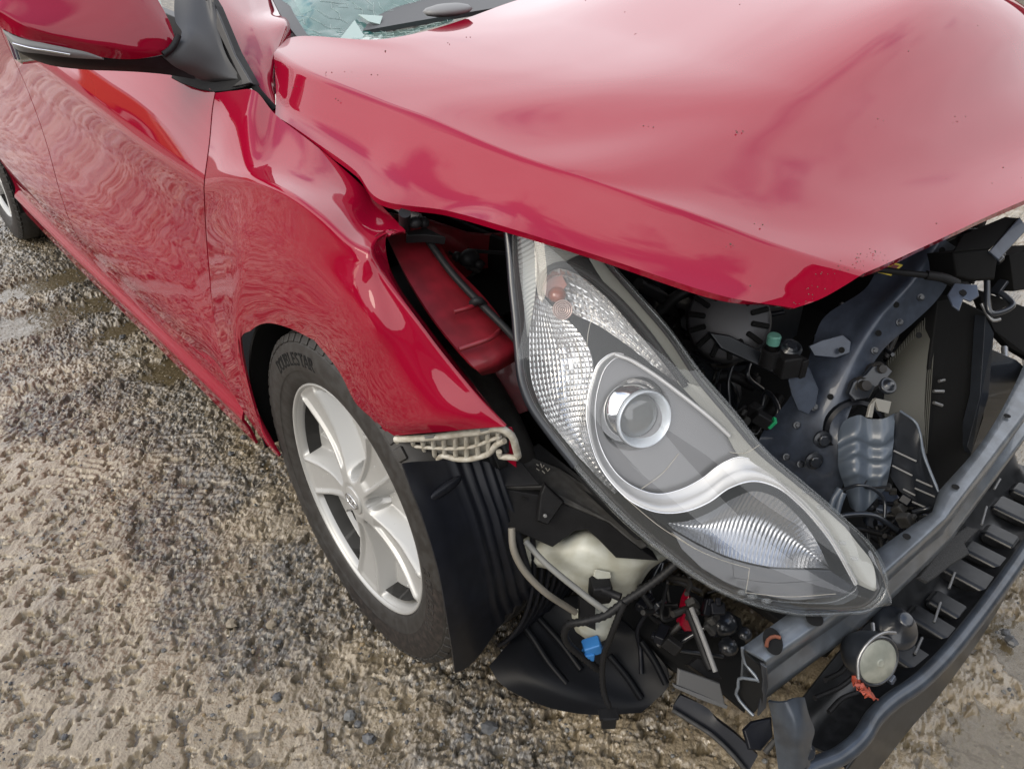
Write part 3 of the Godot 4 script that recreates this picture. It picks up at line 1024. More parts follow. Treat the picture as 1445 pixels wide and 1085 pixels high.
	panel("cap", [
		"-1093,1043.1,-430 -1046.8,1107.9,-460 -957.6,1143,-460 -899.9,1128.1,-440 -865.3,1086.1,-410 -853.9,1038.9,-385 -855.2,1013.8,-370",
		"-1092.6,1055,-400 -1064.4,1093,-415 -988.5,1107.8,-405 -933.5,1096.2,-395 -894.9,1066.9,-380 -870.1,1032.1,-370 -858.7,1010.7,-366",
		"-1085.2,1066.2,-385 -1067.7,1079.7,-390 -1016.1,1072.3,-378 -962.4,1059.7,-368 -916,1040.4,-361 -883.5,1019.9,-360 -863.5,1006.6,-362",
		"-1081.5,1071.6,-378 -1075.1,1069,-373 -1051.2,1050.4,-355 -1007.7,1031.4,-349 -962.4,1017.6,-346 -920.9,1006,-348 -878.7,999.1,-356",
		"-1080.6,1070,-377 -1075.4,1065.6,-373 -1052.3,1047,-355 -1008.5,1027.8,-350 -963.1,1013.8,-347 -921.6,1002,-349 -881.2,996.3,-357",
		"-1082.1,1055.5,-385 -1077.9,1046.6,-383 -1055.3,1032.4,-362 -1010.3,1017.3,-355 -968.7,1000.3,-354 -922.4,992.7,-354 -883.7,993.4,-358"], 0.003, Vector3(-0.3, 0.3, 1), mats["red_paint"], 0.008, [], [3, 4], mir)
	panel("indicator", [
		"-1079.2,1045.9,-382 -1069.4,1038.1,-372 -1041.8,1027.8,-358 -1010.6,1017.5,-353.5 -987.7,1009.3,-353 -971.6,1000.6,-354",
		"-1078.8,1040.8,-380 -1072.5,1031.8,-368 -1044.6,1022.3,-354 -1013.1,1012.7,-350 -989.4,1006,-351 -971.4,998.8,-353",
		"-1076,1034.5,-386 -1072.9,1021.9,-376 -1045.7,1013.3,-361 -1013.6,1005.5,-356 -989.7,1000.8,-355 -969.2,997.3,-355"], 0.003, Vector3(-0.3, 0, 1), mats["bare_grey"], 0.006, [], [], mir)
	hose("indicator_strip", "-1075.7,1029.9,-364 -1059.7,1023.7,-356 -1036.7,1017.4,-349 -1013.8,1010.4,-347", 0.0016, mats["chrome"], mir)
	panel("lower_shell", [
		"-1077.1,1044,-390 -1072,1023.4,-378 -1044.7,1013.8,-364 -1012.6,1005.9,-359 -968.1,997.8,-358 -921.4,992.2,-357 -881.9,993,-360 -861.2,1000.9,-366",
		"-1073.1,1030.9,-400 -1068,1016,-390 -1042.8,1005.8,-374 -1010.2,997,-367 -966.7,989.1,-364 -919.9,983.4,-362 -878.8,981.2,-362 -847.3,987.5,-362",
		"-1058,1011.7,-430 -1052.2,1002.9,-420 -1031.1,991.4,-400 -992.9,982.3,-388 -953,976.2,-380 -915,970,-374 -876,961.5,-368 -841.3,951.3,-362"], 0.003, Vector3(-0.3, -0.5, 1), mats["black_plastic"], 0.008, [], [], mir)
	panel("arm", [
		"-885.3,992.8,-357 -861.6,1005.4,-362 -845.8,1015.1,-368 -837.8,1031,-400 -804.4,1084.3,-450",
		"-878.9,983.9,-357 -857.4,995.9,-354 -839.6,1010.7,-356 -822.3,1031.5,-380 -788.5,1084.6,-430",
		"-869.6,974.3,-359 -847,983.1,-349 -828,995,-350 -804.1,1020.7,-370 -773.2,1084.3,-420",
		"-853.2,963.4,-362 -826.8,968.5,-346 -808.4,974.6,-345 -796.1,1010.5,-362 -775.8,1075.9,-400",
		"-835,950.1,-364 -804.6,954,-338 -795.9,959.5,-336 -794.3,991.1,-350 -774.2,1066.6,-390",
		"-814.8,943.6,-360 -786.7,949.2,-325 -784.3,951.1,-324 -790.7,981.2,-342 -778.4,1047.7,-380"], 0.004, Vector3(-0.3, 0, 1), mats["mirror_plastic"], 0.008, [], [], mir)
	hose("collar", "-884.7,994.3,-352 -872.5,999.9,-352 -861.9,1008.4,-354 -853.8,1017,-358", 0.005, mats["black_plastic"], mir)
	var back := Shape.new()
	back.box(Vector3(-0.97, 1.05, -0.445), Vector3(0.19, 0.12, 0.02), 0.008)
	put("mirror_glass", back, mats["chrome"], mir)
	# the black sail behind the mirror's foot, with the trim below the window
	plate("mirror_sail", "-780.5,1075.8,-405 -776.7,1049.3,-383 -779.1,988.7,-338 -774.9,943.5,-302 -787.9,936.4,-318 -805.7,932.4,-333 -823.1,931.4,-345 -832.6,931.6,-380 -840.7,934.4,-430 -845.3,939.5,-460 -823.9,993,-450", 0.02, Vector3(-1, 0.3, 0.5), mats["black_plastic"], null, 0.002)
	plate("sail_trim", "-779.2,1045.8,-379 -779.5,1032.8,-367 -782.7,983.9,-330 -778.6,946.7,-298 -789.5,941.4,-315 -801.6,939.8,-323 -788.8,951.4,-312 -789.9,1019.7,-366", 0.006, Vector3(-1, 0.3, 0.5), mats["mirror_plastic"], null, 0.002)
	hose("belt_trim", "-834,958,-430 -833,964,-500 -832,978,-640 -826,1022,-1050 -818,1060,-1440 -800,1110,-2100", 0.008, mats["black_plastic"])
	# side window and pillar
	var glass := mat("window_glass", lin(0.25, 0.4, 0.38, 0.25), 0.02)
	glass.transparency = BaseMaterial3D.TRANSPARENCY_ALPHA
	plate("side_window", "-832,955,-460 -815,1060,-520 -770,1180,-640 -700,1330,-900 -690,1380,-1400 -815,1060,-1440", 0.004, Vector3(-1, 0.3, 0), glass, null, 0.0)
	plate("door_trim", "-770,960,-400 -760,1000,-450 -760,1060,-1440 -760,700,-1440 -760,700,-400", 0.02, Vector3(-1, 0, 0), mats["mirror_plastic"])
	panel("windscreen_pillar", [
		"-703.2,1048.2,-560 -665.5,1043.2,-590 -596.7,1033.5,-650 -568,1029,-680 -508.4,1020,-740 -475.8,1014.5,-780",
		"-726.3,1020.9,-485 -694.2,1020.1,-510 -638.6,1015.4,-560 -611.5,1010.8,-585 -555.2,1001.4,-635 -521.6,997.1,-680",
		"-748.5,978,-395 -727.7,982.6,-410 -691.6,991.4,-435 -659.8,992.8,-455 -607.7,994.4,-490 -578.3,989.9,-530",
		"-762.6,936.5,-315 -748.2,946,-325 -722,956.5,-350 -694.1,967.5,-375 -632.9,974.2,-450 -576.6,963.7,-520",
		"-766,904,-258 -755.3,913.5,-275 -732.2,925.4,-315 -710.8,941.7,-350 -690.1,961.2,-385 -633.2,958.9,-460"], 0.006, Vector3(-1, 0.5, 0.3), mats["red_paint"], 0.01, [2, 3])
	hose("pillar_gap_seal", "-711.6,1039.2,-540 -738.2,1004,-445 -755.4,967.6,-372 -768.5,938.9,-312 -761.7,907.5,-265", 0.006, mats["dark"])
	# inside: dashboard, then the broken windscreen over it
	panel("dashboard", [
		"-640,945,-560 -400,960,-540 -100,970,-540 250,975,-540 640,955,-560",
		"-640,960,-700 -400,985,-700 -100,1000,-700 250,1000,-700 640,970,-700",
		"-640,985,-900 -400,1010,-900 -100,1040,-880 250,1020,-900 640,1000,-900",
		"-640,950,-1000 -400,960,-1010 -100,980,-1000 250,960,-1010 640,950,-1000"], 0.01, Vector3(0, 1, 0), mats["mirror_plastic"], 0.03)
	var vent := Shape.new()
	vent.ball(Vector3(-0.2962, 1.0000, -0.4035), Vector3(0.06, 0.012, 0.03))
	put("dash_vent", vent, mats["bare_grey"], car)
	var cowl := Shape.new()
	cowl.box(Vector3(0, 0.90, -0.5), Vector3(1.3, 0.06, 0.16), 0.02)
	put("cowl_tray", cowl, mats["dark"], car)
	var pane := mat("broken_glass", lin(0.03, 0.17, 0.15, 0.5), 0.04)
	pane.transparency = BaseMaterial3D.TRANSPARENCY_ALPHA
	var frost := mat("crazed_glass", lin(0.34, 0.42, 0.40), 0.35)
	var rng := RandomNumberGenerator.new()
	rng.seed = 77
	var net_g := net(stations([
		"-504.3,1022,-710 -412.8,1041.5,-720 -355.7,1039.1,-700 -233.5,1030,-720 -44.5,1019.2,-700",
		"-546.9,992.8,-610 -486.7,1010.2,-600 -393.3,1000.9,-620 -290.4,984.7,-630 -94.4,982.3,-640",
		"-574.5,978.5,-530 -537.7,978.3,-520 -448,967.3,-540 -341.7,954.6,-560 -143.6,959.3,-580",
		"-590.7,964.9,-470 -554.5,959.7,-470 -499.7,953.5,-460 -410.3,951.4,-460 -238.6,968.4,-460"]), 0.02)
	for row in net_g:
		for k in row.size():
			row[k] += Vector3(rng.randf_range(-0.002, 0.002), rng.randf_range(-0.002, 0.002), rng.randf_range(-0.002, 0.002))
	var crack := Shape.new()
	crack.grid(net_g, Vector3(0, 1, 0.5))
	put("shattered_windscreen", crack, pane, car)
	var craze := Shape.new()
	for k in 100:
		var r := rng.randi_range(0, net_g.size() - 1)
		var q := rng.randi_range(0, net_g[0].size() - 1)
		var line := PackedVector3Array([net_g[r][q]])
		for j in 5:
			r = clampi(r + rng.randi_range(0, 1), 0, net_g.size() - 1)
			q = clampi(q + rng.randi_range(0, 1), 0, net_g[0].size() - 1)
			if line[-1].distance_to(net_g[r][q]) > 0.001:
				line.append(net_g[r][q] + Vector3(0, 0.001, 0))
		if line.size() > 1:
			craze.tube(line, 0.0004, 4)
	tag(put("crack_lines", craze, frost, car), "", "", "", "stuff")
	for q in ["-496.4,1018.8,-660 -463.8,1020.3,-660 -488.6,998.8,-600 -518.7,994.7,-590", "-537.7,990.6,-585 -535.7,976.5,-535 -527.5,958.7,-485 -560.3,963.5,-485 -560,973.8,-525", "-504.3,959,-482 -423.3,979.5,-550 -431.8,956.4,-505 -455.4,950.8,-485", "-395,984.6,-580 -334.5,976.5,-580 -359.9,965.1,-555 -383.7,972.2,-560"]:
		plate("crazed_piece", q, 0.003, Vector3(-0.2, 0.8, 0.5), frost, null, 0.0005)
	panel("windscreen_frit", ["-508.8,1023.1,-735 -485.5,1021,-740 -463.5,1019,-745", "-584.1,990.5,-530 -558.4,993.7,-560 -538.1,994.9,-580", "-597,969.2,-460 -582.5,970.7,-475 -565,972,-490"], 0.003, Vector3(-0.4, 0.8, 0.3), mats["mirror_plastic"], 0.02)


# ---------------------------------------------------------------- the opened nose
func front() -> void:
	headlight()
	wing_bracket()
	carrier()
	engine_bay()
	nose()
	clutter()

func between(a: PackedVector3Array, b: PackedVector3Array, cols: int, out: Vector3, bulge: float) -> Array:
	var st := []
	for k in a.size():
		var row := PackedVector3Array()
		for j in cols + 1:
			var f := float(j) / cols
			row.append(a[k].lerp(b[k], f) + out * bulge * pow(sin(PI * f), 0.7))
		st.append(row)
	return st

# two edges of equal count turned into a surface of fine facets, each tilted a little
func facets(s: Shape, a: PackedVector3Array, b: PackedVector3Array, na: int, nb: int, out: Vector3, deep: float, tilt: float, sd: int) -> void:
	var rng := RandomNumberGenerator.new()
	rng.seed = sd
	var ca := curve(a, knots([a]), even(knots([a]), na))
	var cb := curve(b, knots([b]), even(knots([b]), na))
	for k in na:
		for j in nb:
			var q := []
			for c in [[k, j], [k, j + 1], [k + 1, j + 1], [k + 1, j]]:
				var f := float(c[1]) / nb
				q.append(ca[c[0]].lerp(cb[c[0]], f) - out * deep * sin(PI * f))
			var mid: Vector3 = (q[0] + q[1] + q[2] + q[3]) * 0.25
			var up: Vector3 = mid + out * tilt * rng.randf_range(0.4, 1.0)
			var e := out * 0.0004
			for c in 4:
				var p0: Vector3 = q[c] - e
				var p1: Vector3 = q[(c + 1) % 4] - e
				s.quad(p0, p1, p1.lerp(up, 0.72), p0.lerp(up, 0.72), out)
			s.quad(q[0].lerp(up, 0.72), q[1].lerp(up, 0.72), q[2].lerp(up, 0.72), q[3].lerp(up, 0.72), out)

func even(t: PackedFloat32Array, n: int) -> PackedFloat32Array:
	var out := PackedFloat32Array()
	for k in n + 1:
		out.append(t[-1] * k / n)
	return out

func headlight() -> void:
	var hl := Node3D.new()
	hl.name = "headlight"
	car.add_child(hl, true)
	var n := Vector3(-0.6032, 0.5121, 0.6115)
	var rim := pts("-702.7,843.8,227.1 -715.2,809.7,243.4 -726.4,778.5,258.4 -739.6,739.4,278.1 -752.8,700.2,297.9 -762.2,668.7,315 -764.5,646.8,331.2")
	rim.append_array(pts("-758.7,612.4,365.7 -749.8,577.3,403.8 -737.6,542.2,445.2 -723.9,511.1,484.9 -703.5,480.1,530.9 -686.5,457,567 -662.4,435.7,608.6 -634.8,423.3,646.3"))
	rim.append_array(pts("-604.7,417.3,680.9 -565.1,419.6,718 -538.8,424.5,739.9 -525.4,434.4,744.8 -513.4,450.6,743.1 -509,482.1,721.1 -526.3,528.4,665.2 -546.6,563.7,615.7"))
	rim.append_array(pts("-567.2,599.7,565.2 -578.5,641.4,519.1 -593.1,686,467.3 -601.8,729.1,422.6 -615.3,768.2,376.6 -627.4,802.7,335.8 -636,829.4,304.9"))
	var mid := Vector3.ZERO
	for p in rim:
		mid += p
	mid /= rim.size()
	# housing: a deep black tub
	var tub := Shape.new()
	var g := []
	for q in [[1.0, 0.0], [1.0, -0.02], [0.96, -0.06], [0.86, -0.11]]:
		var row := PackedVector3Array()
		for k in rim.size() + 1:
			row.append(mid + (rim[k % rim.size()] - mid) * q[0] + n * q[1])
		g.append(row)
	sheet(tub, g, 0.002, mid - rim[0])
	var base: PackedVector3Array = g[-1]
	base.resize(rim.size())
	tub.slab(base, n, 0.004, 0.0)
	put("housing", tub, mats["black_plastic"], hl)
	# clear lens, domed, with its thick moulded edge
	var clear := mat("clear_lens", lin(0.55, 0.58, 0.60, 0.06), 0.02)
	clear.transparency = BaseMaterial3D.TRANSPARENCY_ALPHA
	var l := pts("-703.9,843.8,232.5 -738.1,749.2,277.9 -763.1,671,318.7 -756.7,597.7,386.4 -729.4,519.3,479.1 -679.7,447.8,588 -607,422.1,681.1 -557.5,425.6,727.1 -534.4,434.3,742.6")
	var r := pts("-639.4,829.4,308.1 -617.5,767,382.1 -597,687.3,468.9 -581.8,641.4,522.4 -565.2,592.2,579.9 -538.2,544.9,646.1 -517.1,497.4,706.8 -513.9,471,732.1 -518.6,452,743.3")
	var lens := Shape.new()
	lens.grid(net(between(l, r, 8, n, 0.03), 0.008), n)
	put("lens", lens, clear, hl)
	var frosted := mat("lens_edge", lin(0.16, 0.18, 0.19, 0.12), 0.04)
	frosted.transparency = BaseMaterial3D.TRANSPARENCY_ALPHA
	var edge := Shape.new()
	var loop := rim.duplicate()
	loop.append(rim[0])
	edge.tube(smooth(loop, 0.012), 0.0032, 8, false)
	put("lens_edge", edge, frosted, hl)
	var lip := Shape.new()
	var inner := PackedVector3Array()
	for p in loop:
		inner.append(p + (mid - p).normalized() * 0.008 - n * 0.003)
	lip.grid([loop, inner], n)
	put("lens_flange", lip, frosted, hl)
	hose("black_edge", "-704.6,842.2,226.5 -715.2,809.7,243.4 -725.8,778.5,259 -738.3,739.5,279.4 -751.5,700.2,299.2 -760.9,668.8,316.3 -763.2,646.8,332.4 -757.3,610.9,368.3 -748.5,577.3,405.1", 0.0058, mats["black_metal"], hl)
	var seal := Shape.new()
	seal.tube(smooth(inner, 0.012), 0.0028, 6, false)
	put("lens_seal", seal, mats["black_plastic"], hl)
	# reflectors
	var bright := mat("reflector", lin(0.60, 0.60, 0.60), 0.24, 0.85)
	var satin := mat("satin_bezel", lin(0.30, 0.305, 0.285), 0.38, 0.4)
	var silver := mat("silver_trim", lin(0.47, 0.47, 0.47), 0.3, 0.35)
	var side := Shape.new()
	facets(side, pts("-687.1,767.5,263.8 -704.7,735.4,273.4 -723,695.1,289.2 -736.5,654.7,309.6 -739.4,622.5,333.7 -731,586.4,372.2 -719.2,552.1,412.6 -708.7,528.1,443"), pts("-674.6,738.4,276.1 -664.7,720.8,300.5 -657,692.7,331.7 -664.8,666.9,353.7 -685.1,637,367 -704.4,599.2,387.7 -708.2,562.9,414.4 -702.6,529.9,447.5"), 40, 16, n, 0.012, 0.0013, 3)
	put("side_reflector", side, bright, hl)
	var sig := Shape.new()
	facets(sig, pts("-685,761.2,271.2 -675.9,775.7,268.1 -660.9,784.7,275.3 -645.8,779.4,294.7 -629.3,757.5,329.2 -615.9,721.3,372.8 -604.5,686.5,413.2 -597.2,659.6,442.8"), pts("-672.5,738.5,278 -662.4,729.8,287.1 -649.9,721.9,306 -637.4,714.1,324.9 -624.9,701.4,347.9 -615.7,688,376.4 -606.6,671.5,407.3 -598.5,656.4,444.3"), 26, 8, n, 0.022, 0.003, 4)
	put("indicator_reflector", sig, bright, hl)
	hose("indicator_bowl_rim", "-692.1,756.6,274.6 -685.7,770.9,268.9 -671.9,785.4,270.4 -656.3,791.2,280.9 -639.8,782.8,304.2 -624.5,761.8,337 -609.7,724.2,383 -599.9,682.4,427.7 -595,656.4,454.3", 0.0045, mats["black_plastic"], hl)
	var amber := mat("amber", lin(0.22, 0.05, 0.02), 0.2, 0.0, 0.4)
	var bulb := Shape.new()
	bulb.ball(Vector3(-0.6631, 0.7483, 0.2790), Vector3(0.013, 0.011, 0.013))
	bulb.slab(pts("-674.8,759.1,263.4 -664.1,772.2,263 -651.3,774,274.1 -651,761.2,285.1 -669.8,740.6,280.6 -675.3,746.9,269.8"), n, 0.001, 0.0)
	put("amber_bulb", bulb, amber, hl)
	var cap := Shape.new()
	for k in 5:
		cap.lathe([Vector2(0.0135 - 0.0027 * k, 0.0), Vector2(0.0128 - 0.0027 * k, 0.0016), Vector2(0.0112 - 0.0027 * k, 0.0002)], frame_to(Vector3(-0.6703, 0.7356, 0.2974), n), 28)
	put("bulb_cap", cap, mat("bulb_cap", lin(0.30, 0.22, 0.20), 0.25, 0.4), hl)
	# ribbed panels at the upper corner
	var fl := Shape.new()
	for q in [[pts("-688.2,830.9,226.1 -704.6,783.5,249.5 -715,747.9,269.1 -726.4,711.3,288.5"), pts("-675.6,831.1,238.4 -682.3,799.6,258.1 -691.8,775.9,268.5 -724.4,712.9,289.1")], [pts("-667.1,828.1,236.2 -674,804.3,249.3 -682.8,772.5,267.2"), pts("-627.7,828.7,274.4 -627,807.4,293 -649.4,794.4,281.8")]]:
		var ca := curve(q[0], knots([q[0]]), even(knots([q[0]]), 90))
		var cb := curve(q[1], knots([q[1]]), even(knots([q[1]]), 90))
		var rows := []
		for k in 91:
			var row := PackedVector3Array()
			for j in 7:
				row.append(ca[k].lerp(cb[k], j / 6.0) + n * 0.0012 * absf(sin(k * PI * 0.25 + j * 0.9)))
			rows.append(row)
		fl.grid(rows, n)
	put("ribbed_panel", fl, satin, hl)
	panel("upper_trim", ["-633.5,827,280 -626.8,819.3,299.5 -627.6,814,313.1", "-626,774.4,324.9 -617.5,783.6,338.6 -616.4,780,352.5", "-607.5,729.8,380.5 -600.1,738.6,393.5 -600.3,730.6,409.8", "-596.2,680.1,433.2 -589.9,688.6,445.5 -589.8,680.1,462.5", "-585.9,651,467.7 -578.6,655.8,484 -576,635.9,513.1"], 0.002, n, mat("dark_bezel", lin(0.16, 0.165, 0.15), 0.35, 0.4), 0.012, [], [], hl)
	panel("bezel", ["-598.6,659.6,441.5 -594.9,661.5,453.4 -588.1,660,467.9 -584.3,659.6,481.9", "-588.7,634.3,472.4 -583.9,636,488.9 -579.6,633.4,505.1 -574,631.2,519", "-576.4,606.7,507.7 -572.8,607.4,527 -567.2,600.3,548.3 -564.7,591.3,563.2", "-574.9,578.4,536.1 -568.4,580.4,557.3 -556.1,568.3,587.7 -545.6,557.4,610.5", "-566.1,565.6,558.8 -555.5,559.3,589.3 -541,540.4,625.9 -525.2,523.4,659.1", "-542.8,534.4,607.9 -537.2,528.3,631.7 -528.4,506.1,667.1 -515.3,492.2,694.9", "-530.4,498.8,650 -528.7,492.1,668.7 -525,473,698.1 -510.5,471.1,717.3", "-524.6,437.3,707.2 -525.7,439.7,714 -522.1,439.1,727.8 -518.9,439.2,735.7"], 0.002, n, satin, 0.01, [], [], hl)
	hose("trim_line", "-650.1,692.9,375.9 -639.4,687.9,393.9 -627.5,676.4,415.3 -608.1,650.8,455.9 -589.7,622.8,497.5 -578.8,603.6,520.9", 0.0028, silver, hl)
	# the sweeping silver band: round the projector, then across and down to the tip
	var oa := pts("-636.7,689,379.4 -645.4,691.5,371.9 -663.6,683.4,364 -683.6,659.3,367.7 -702.4,628.2,378.5 -713.1,597.3,397.1 -717.5,570.5,418.4 -713.7,547.4,443.2 -704,529.3,469.6")
	oa.append_array(pts("-683.7,518.7,498.4 -660.1,520.3,520.4 -632,530.8,537.7 -604.1,547.6,549.5 -580.1,555.5,566.6 -561.4,549.7,589.8 -547.8,531.1,618.8 -536.2,497.4,658.6 -530.9,440.3,711.6"))
	var ob := pts("-633.2,682.7,378.3 -638.6,682.6,373 -653.3,672.6,366.9 -670.8,648.8,369.5 -685.5,620.3,378.9 -695.2,589.3,395.3 -698.1,566.2,415.1 -694.2,546.6,438.6 -683.7,535.4,461.6")
	ob.append_array(pts("-666.3,530.2,483 -646.5,534.9,498.7 -619.1,548.6,514.2 -595.1,567.5,525.4 -578.8,578.5,538.7 -562.6,574.7,561.1 -547.7,551.1,598.9 -531.3,512.7,647.2 -523.2,447.7,709.6"))
	var band := Shape.new()
	var st := []
	for k in oa.size():
		var row := PackedVector3Array()
		for j in 6:
			var f := j / 5.0
			row.append(oa[k].lerp(ob[k], f) + n * 0.005 * sin(PI * minf(f * 1.6, 1.0)))
		st.append(row)
	sheet(band, net(st, 0.006), 0.001, n)
	put("silver_band", band, silver, hl)
	var bl := Shape.new()
	bl.tube(smooth(oa, 0.006), 0.0014, 6)
	bl.tube(smooth(ob.slice(0, 15), 0.006), 0.001, 6)
	put("band_edge", bl, mats["chrome"], hl)
	# projector
	var bowl := pts("-631.9,677.4,367.7 -610.1,660.8,403 -590.2,634.6,444.6 -570.6,607.5,486.6 -562.7,572.6,533.4 -586.6,554.4,521.8 -610.7,536.1,510.1 -637.1,520.8,493.6")
	bowl.append_array(pts("-656.9,516.9,477.3 -675.2,522.1,454.9 -687.2,534.9,432.4 -692.3,556.1,409.6 -691.1,581.5,389.6 -680.6,614.4,372.3 -665.7,643.3,362.8 -647,668.1,360.5"))
	var bo := Shape.new()
	bo.slab(bowl, n, 0.003, 0.0)
	put("projector_bowl", bo, mat("bowl_grey", lin(0.13, 0.13, 0.135), 0.28, 0.5), hl)
	var ax := Vector3(-0.35, 0.30, 0.88).normalized()
	var px := frame_to(Vector3(-0.6474, 0.6168, 0.4292), ax)
	var col := Shape.new()
	col.lathe([Vector2(0.052, -0.018), Vector2(0.05, -0.012), Vector2(0.046, -0.004), Vector2(0.041, 0.002)], px, 48)
	put("projector_collar", col, mats["chrome"], hl)
	var lr := Shape.new()
	lr.lathe([Vector2(0.0375, -0.012), Vector2(0.0395, 0.006), Vector2(0.0388, 0.0085), Vector2(0.0372, 0.0088), Vector2(0.0335, 0.001), Vector2(0.031, -0.008), Vector2(0.0305, -0.014)], px, 64)
	put("projector_ring", lr, mat("ring_grey", lin(0.55, 0.60, 0.66), 0.3, 0.3), hl)
	var gl := Shape.new()
	gl.lathe([Vector2(0.0305, -0.012), Vector2(0.028, -0.007), Vector2(0.021, -0.002), Vector2(0.011, 0.0005), Vector2(0.0, 0.0012)], px, 48)
	put("projector_lens", gl, mat("dark_glass", lin(0.09, 0.095, 0.095), 0.06, 0.0, 1.0), hl)
	# lower reflector behind fluted glass
	var ta := pts("-674.2,496.9,503.2 -651.6,500,522.9 -625.1,511.4,539.5 -597.5,527.5,553.2 -575.6,536.2,567.5 -558.4,531.1,588.7 -545.9,512.3,616.8 -538.6,483.6,648.1 -537.9,451.4,675.8")
	var tb := pts("-671.2,493.4,515.6 -654.1,477.9,545.5 -634.7,464.8,575.6 -615.7,457.4,600.5 -597.5,453.2,622 -580,452.2,640 -564.7,452.8,654.7 -553.3,453.2,665.6 -541.6,452.8,677.5")
	var fa := curve(ta, knots([ta]), even(knots([ta]), 200))
	var fb := curve(tb, knots([tb]), even(knots([tb]), 200))
	var fluted := Shape.new()
	g = []
	for k in 201:
		var row := PackedVector3Array()
		for j in 9:
			var f := j / 8.0
			row.append(fa[k].lerp(fb[k], f) + n * (0.0016 * absf(sin((k + f * 14.0) * PI * 0.2)) - 0.02 * sin(PI * f)))
		g.append(row)
	fluted.grid(g, n)
	put("fluted_reflector", fluted, mat("fluted", lin(0.34, 0.35, 0.37), 0.2, 0.8), hl)
	plate("lower_mask", "-674.5,493.2,515.8 -656.4,476.9,547.3 -637,463.9,577.4 -618,456.5,602.2 -599.9,452.3,623.7 -567.1,451.8,656.4 -542.8,451.9,680.3 -530.6,437.1,711.3 -545.6,425.4,706.3 -594,418.8,664.1 -622.1,422.5,633.2 -647.1,434.5,598.5 -664.9,451.6,563.3 -673.8,471.5,534.7", 0.003, n, mat("gloss_black", lin(0.02, 0.022, 0.028), 0.08, 0.0, 1.0), hl, 0.0008)
	hose("mask_edge", "-650.4,431.2,601.3 -625.9,423.3,635.4 -597.5,420.3,665.8 -549.3,426.9,707.9 -531.1,440.3,714.6 -532.7,453,702.4", 0.0012, frosted, hl)
	# scratches and dried smears on the lens
	for q in ["-706.8,524.5,536.3 -689.1,505.1,566.6 -670.9,493.5,591.1 -647.5,483.5,619.3", "-647.5,483.5,619.3 -650.9,467.8,622.5 -655,452.1,625.1", "-713.1,733.2,361.9 -717.5,714.8,374.5 -724.4,694.9,386", "-682.6,764.3,362.5 -698.6,741,369.5 -707.2,724.8,376.3", "-583.5,616.8,565.8 -604.9,610.3,558.4 -619.2,613.3,546.6", "-671,615.5,506.7 -694,593.7,502.3 -719.1,575.6,491.1", "-656.2,450.5,625.2 -619.1,445.5,662.7 -571,448.8,704.1", "-735.6,564.7,477.4 -715.2,531.8,521.8 -690.7,505.9,564.4"]:
		hose("scratch", q, 0.0004, mats["white_plastic"], hl, 5)
	for q in [Vector3(-0.6575, 0.4488, 0.6221), Vector3(-0.6488, 0.4428, 0.6324), Vector3(-0.6363, 0.4369, 0.6464)]:
		var sm := Shape.new()
		sm.ball(q, Vector3(0.007, 0.004, 0.001), Basis(n.cross(Vector3.UP).normalized(), n.cross(n.cross(Vector3.UP)).normalized(), n))
		put("dried_smear", sm, frosted, hl)
	for q in [Vector3(-0.5533, 0.5596, 0.6255), Vector3(-0.5465, 0.5428, 0.6463), Vector3(-0.5417, 0.5042, 0.6833), Vector3(-0.5375, 0.4873, 0.7017)]:
		var tab := Shape.new()
		tab.box(q, Vector3(0.007, 0.004, 0.009), 0.001, Basis(Vector3.UP, 0.6))
		put("lens_tab", tab, frosted, hl)

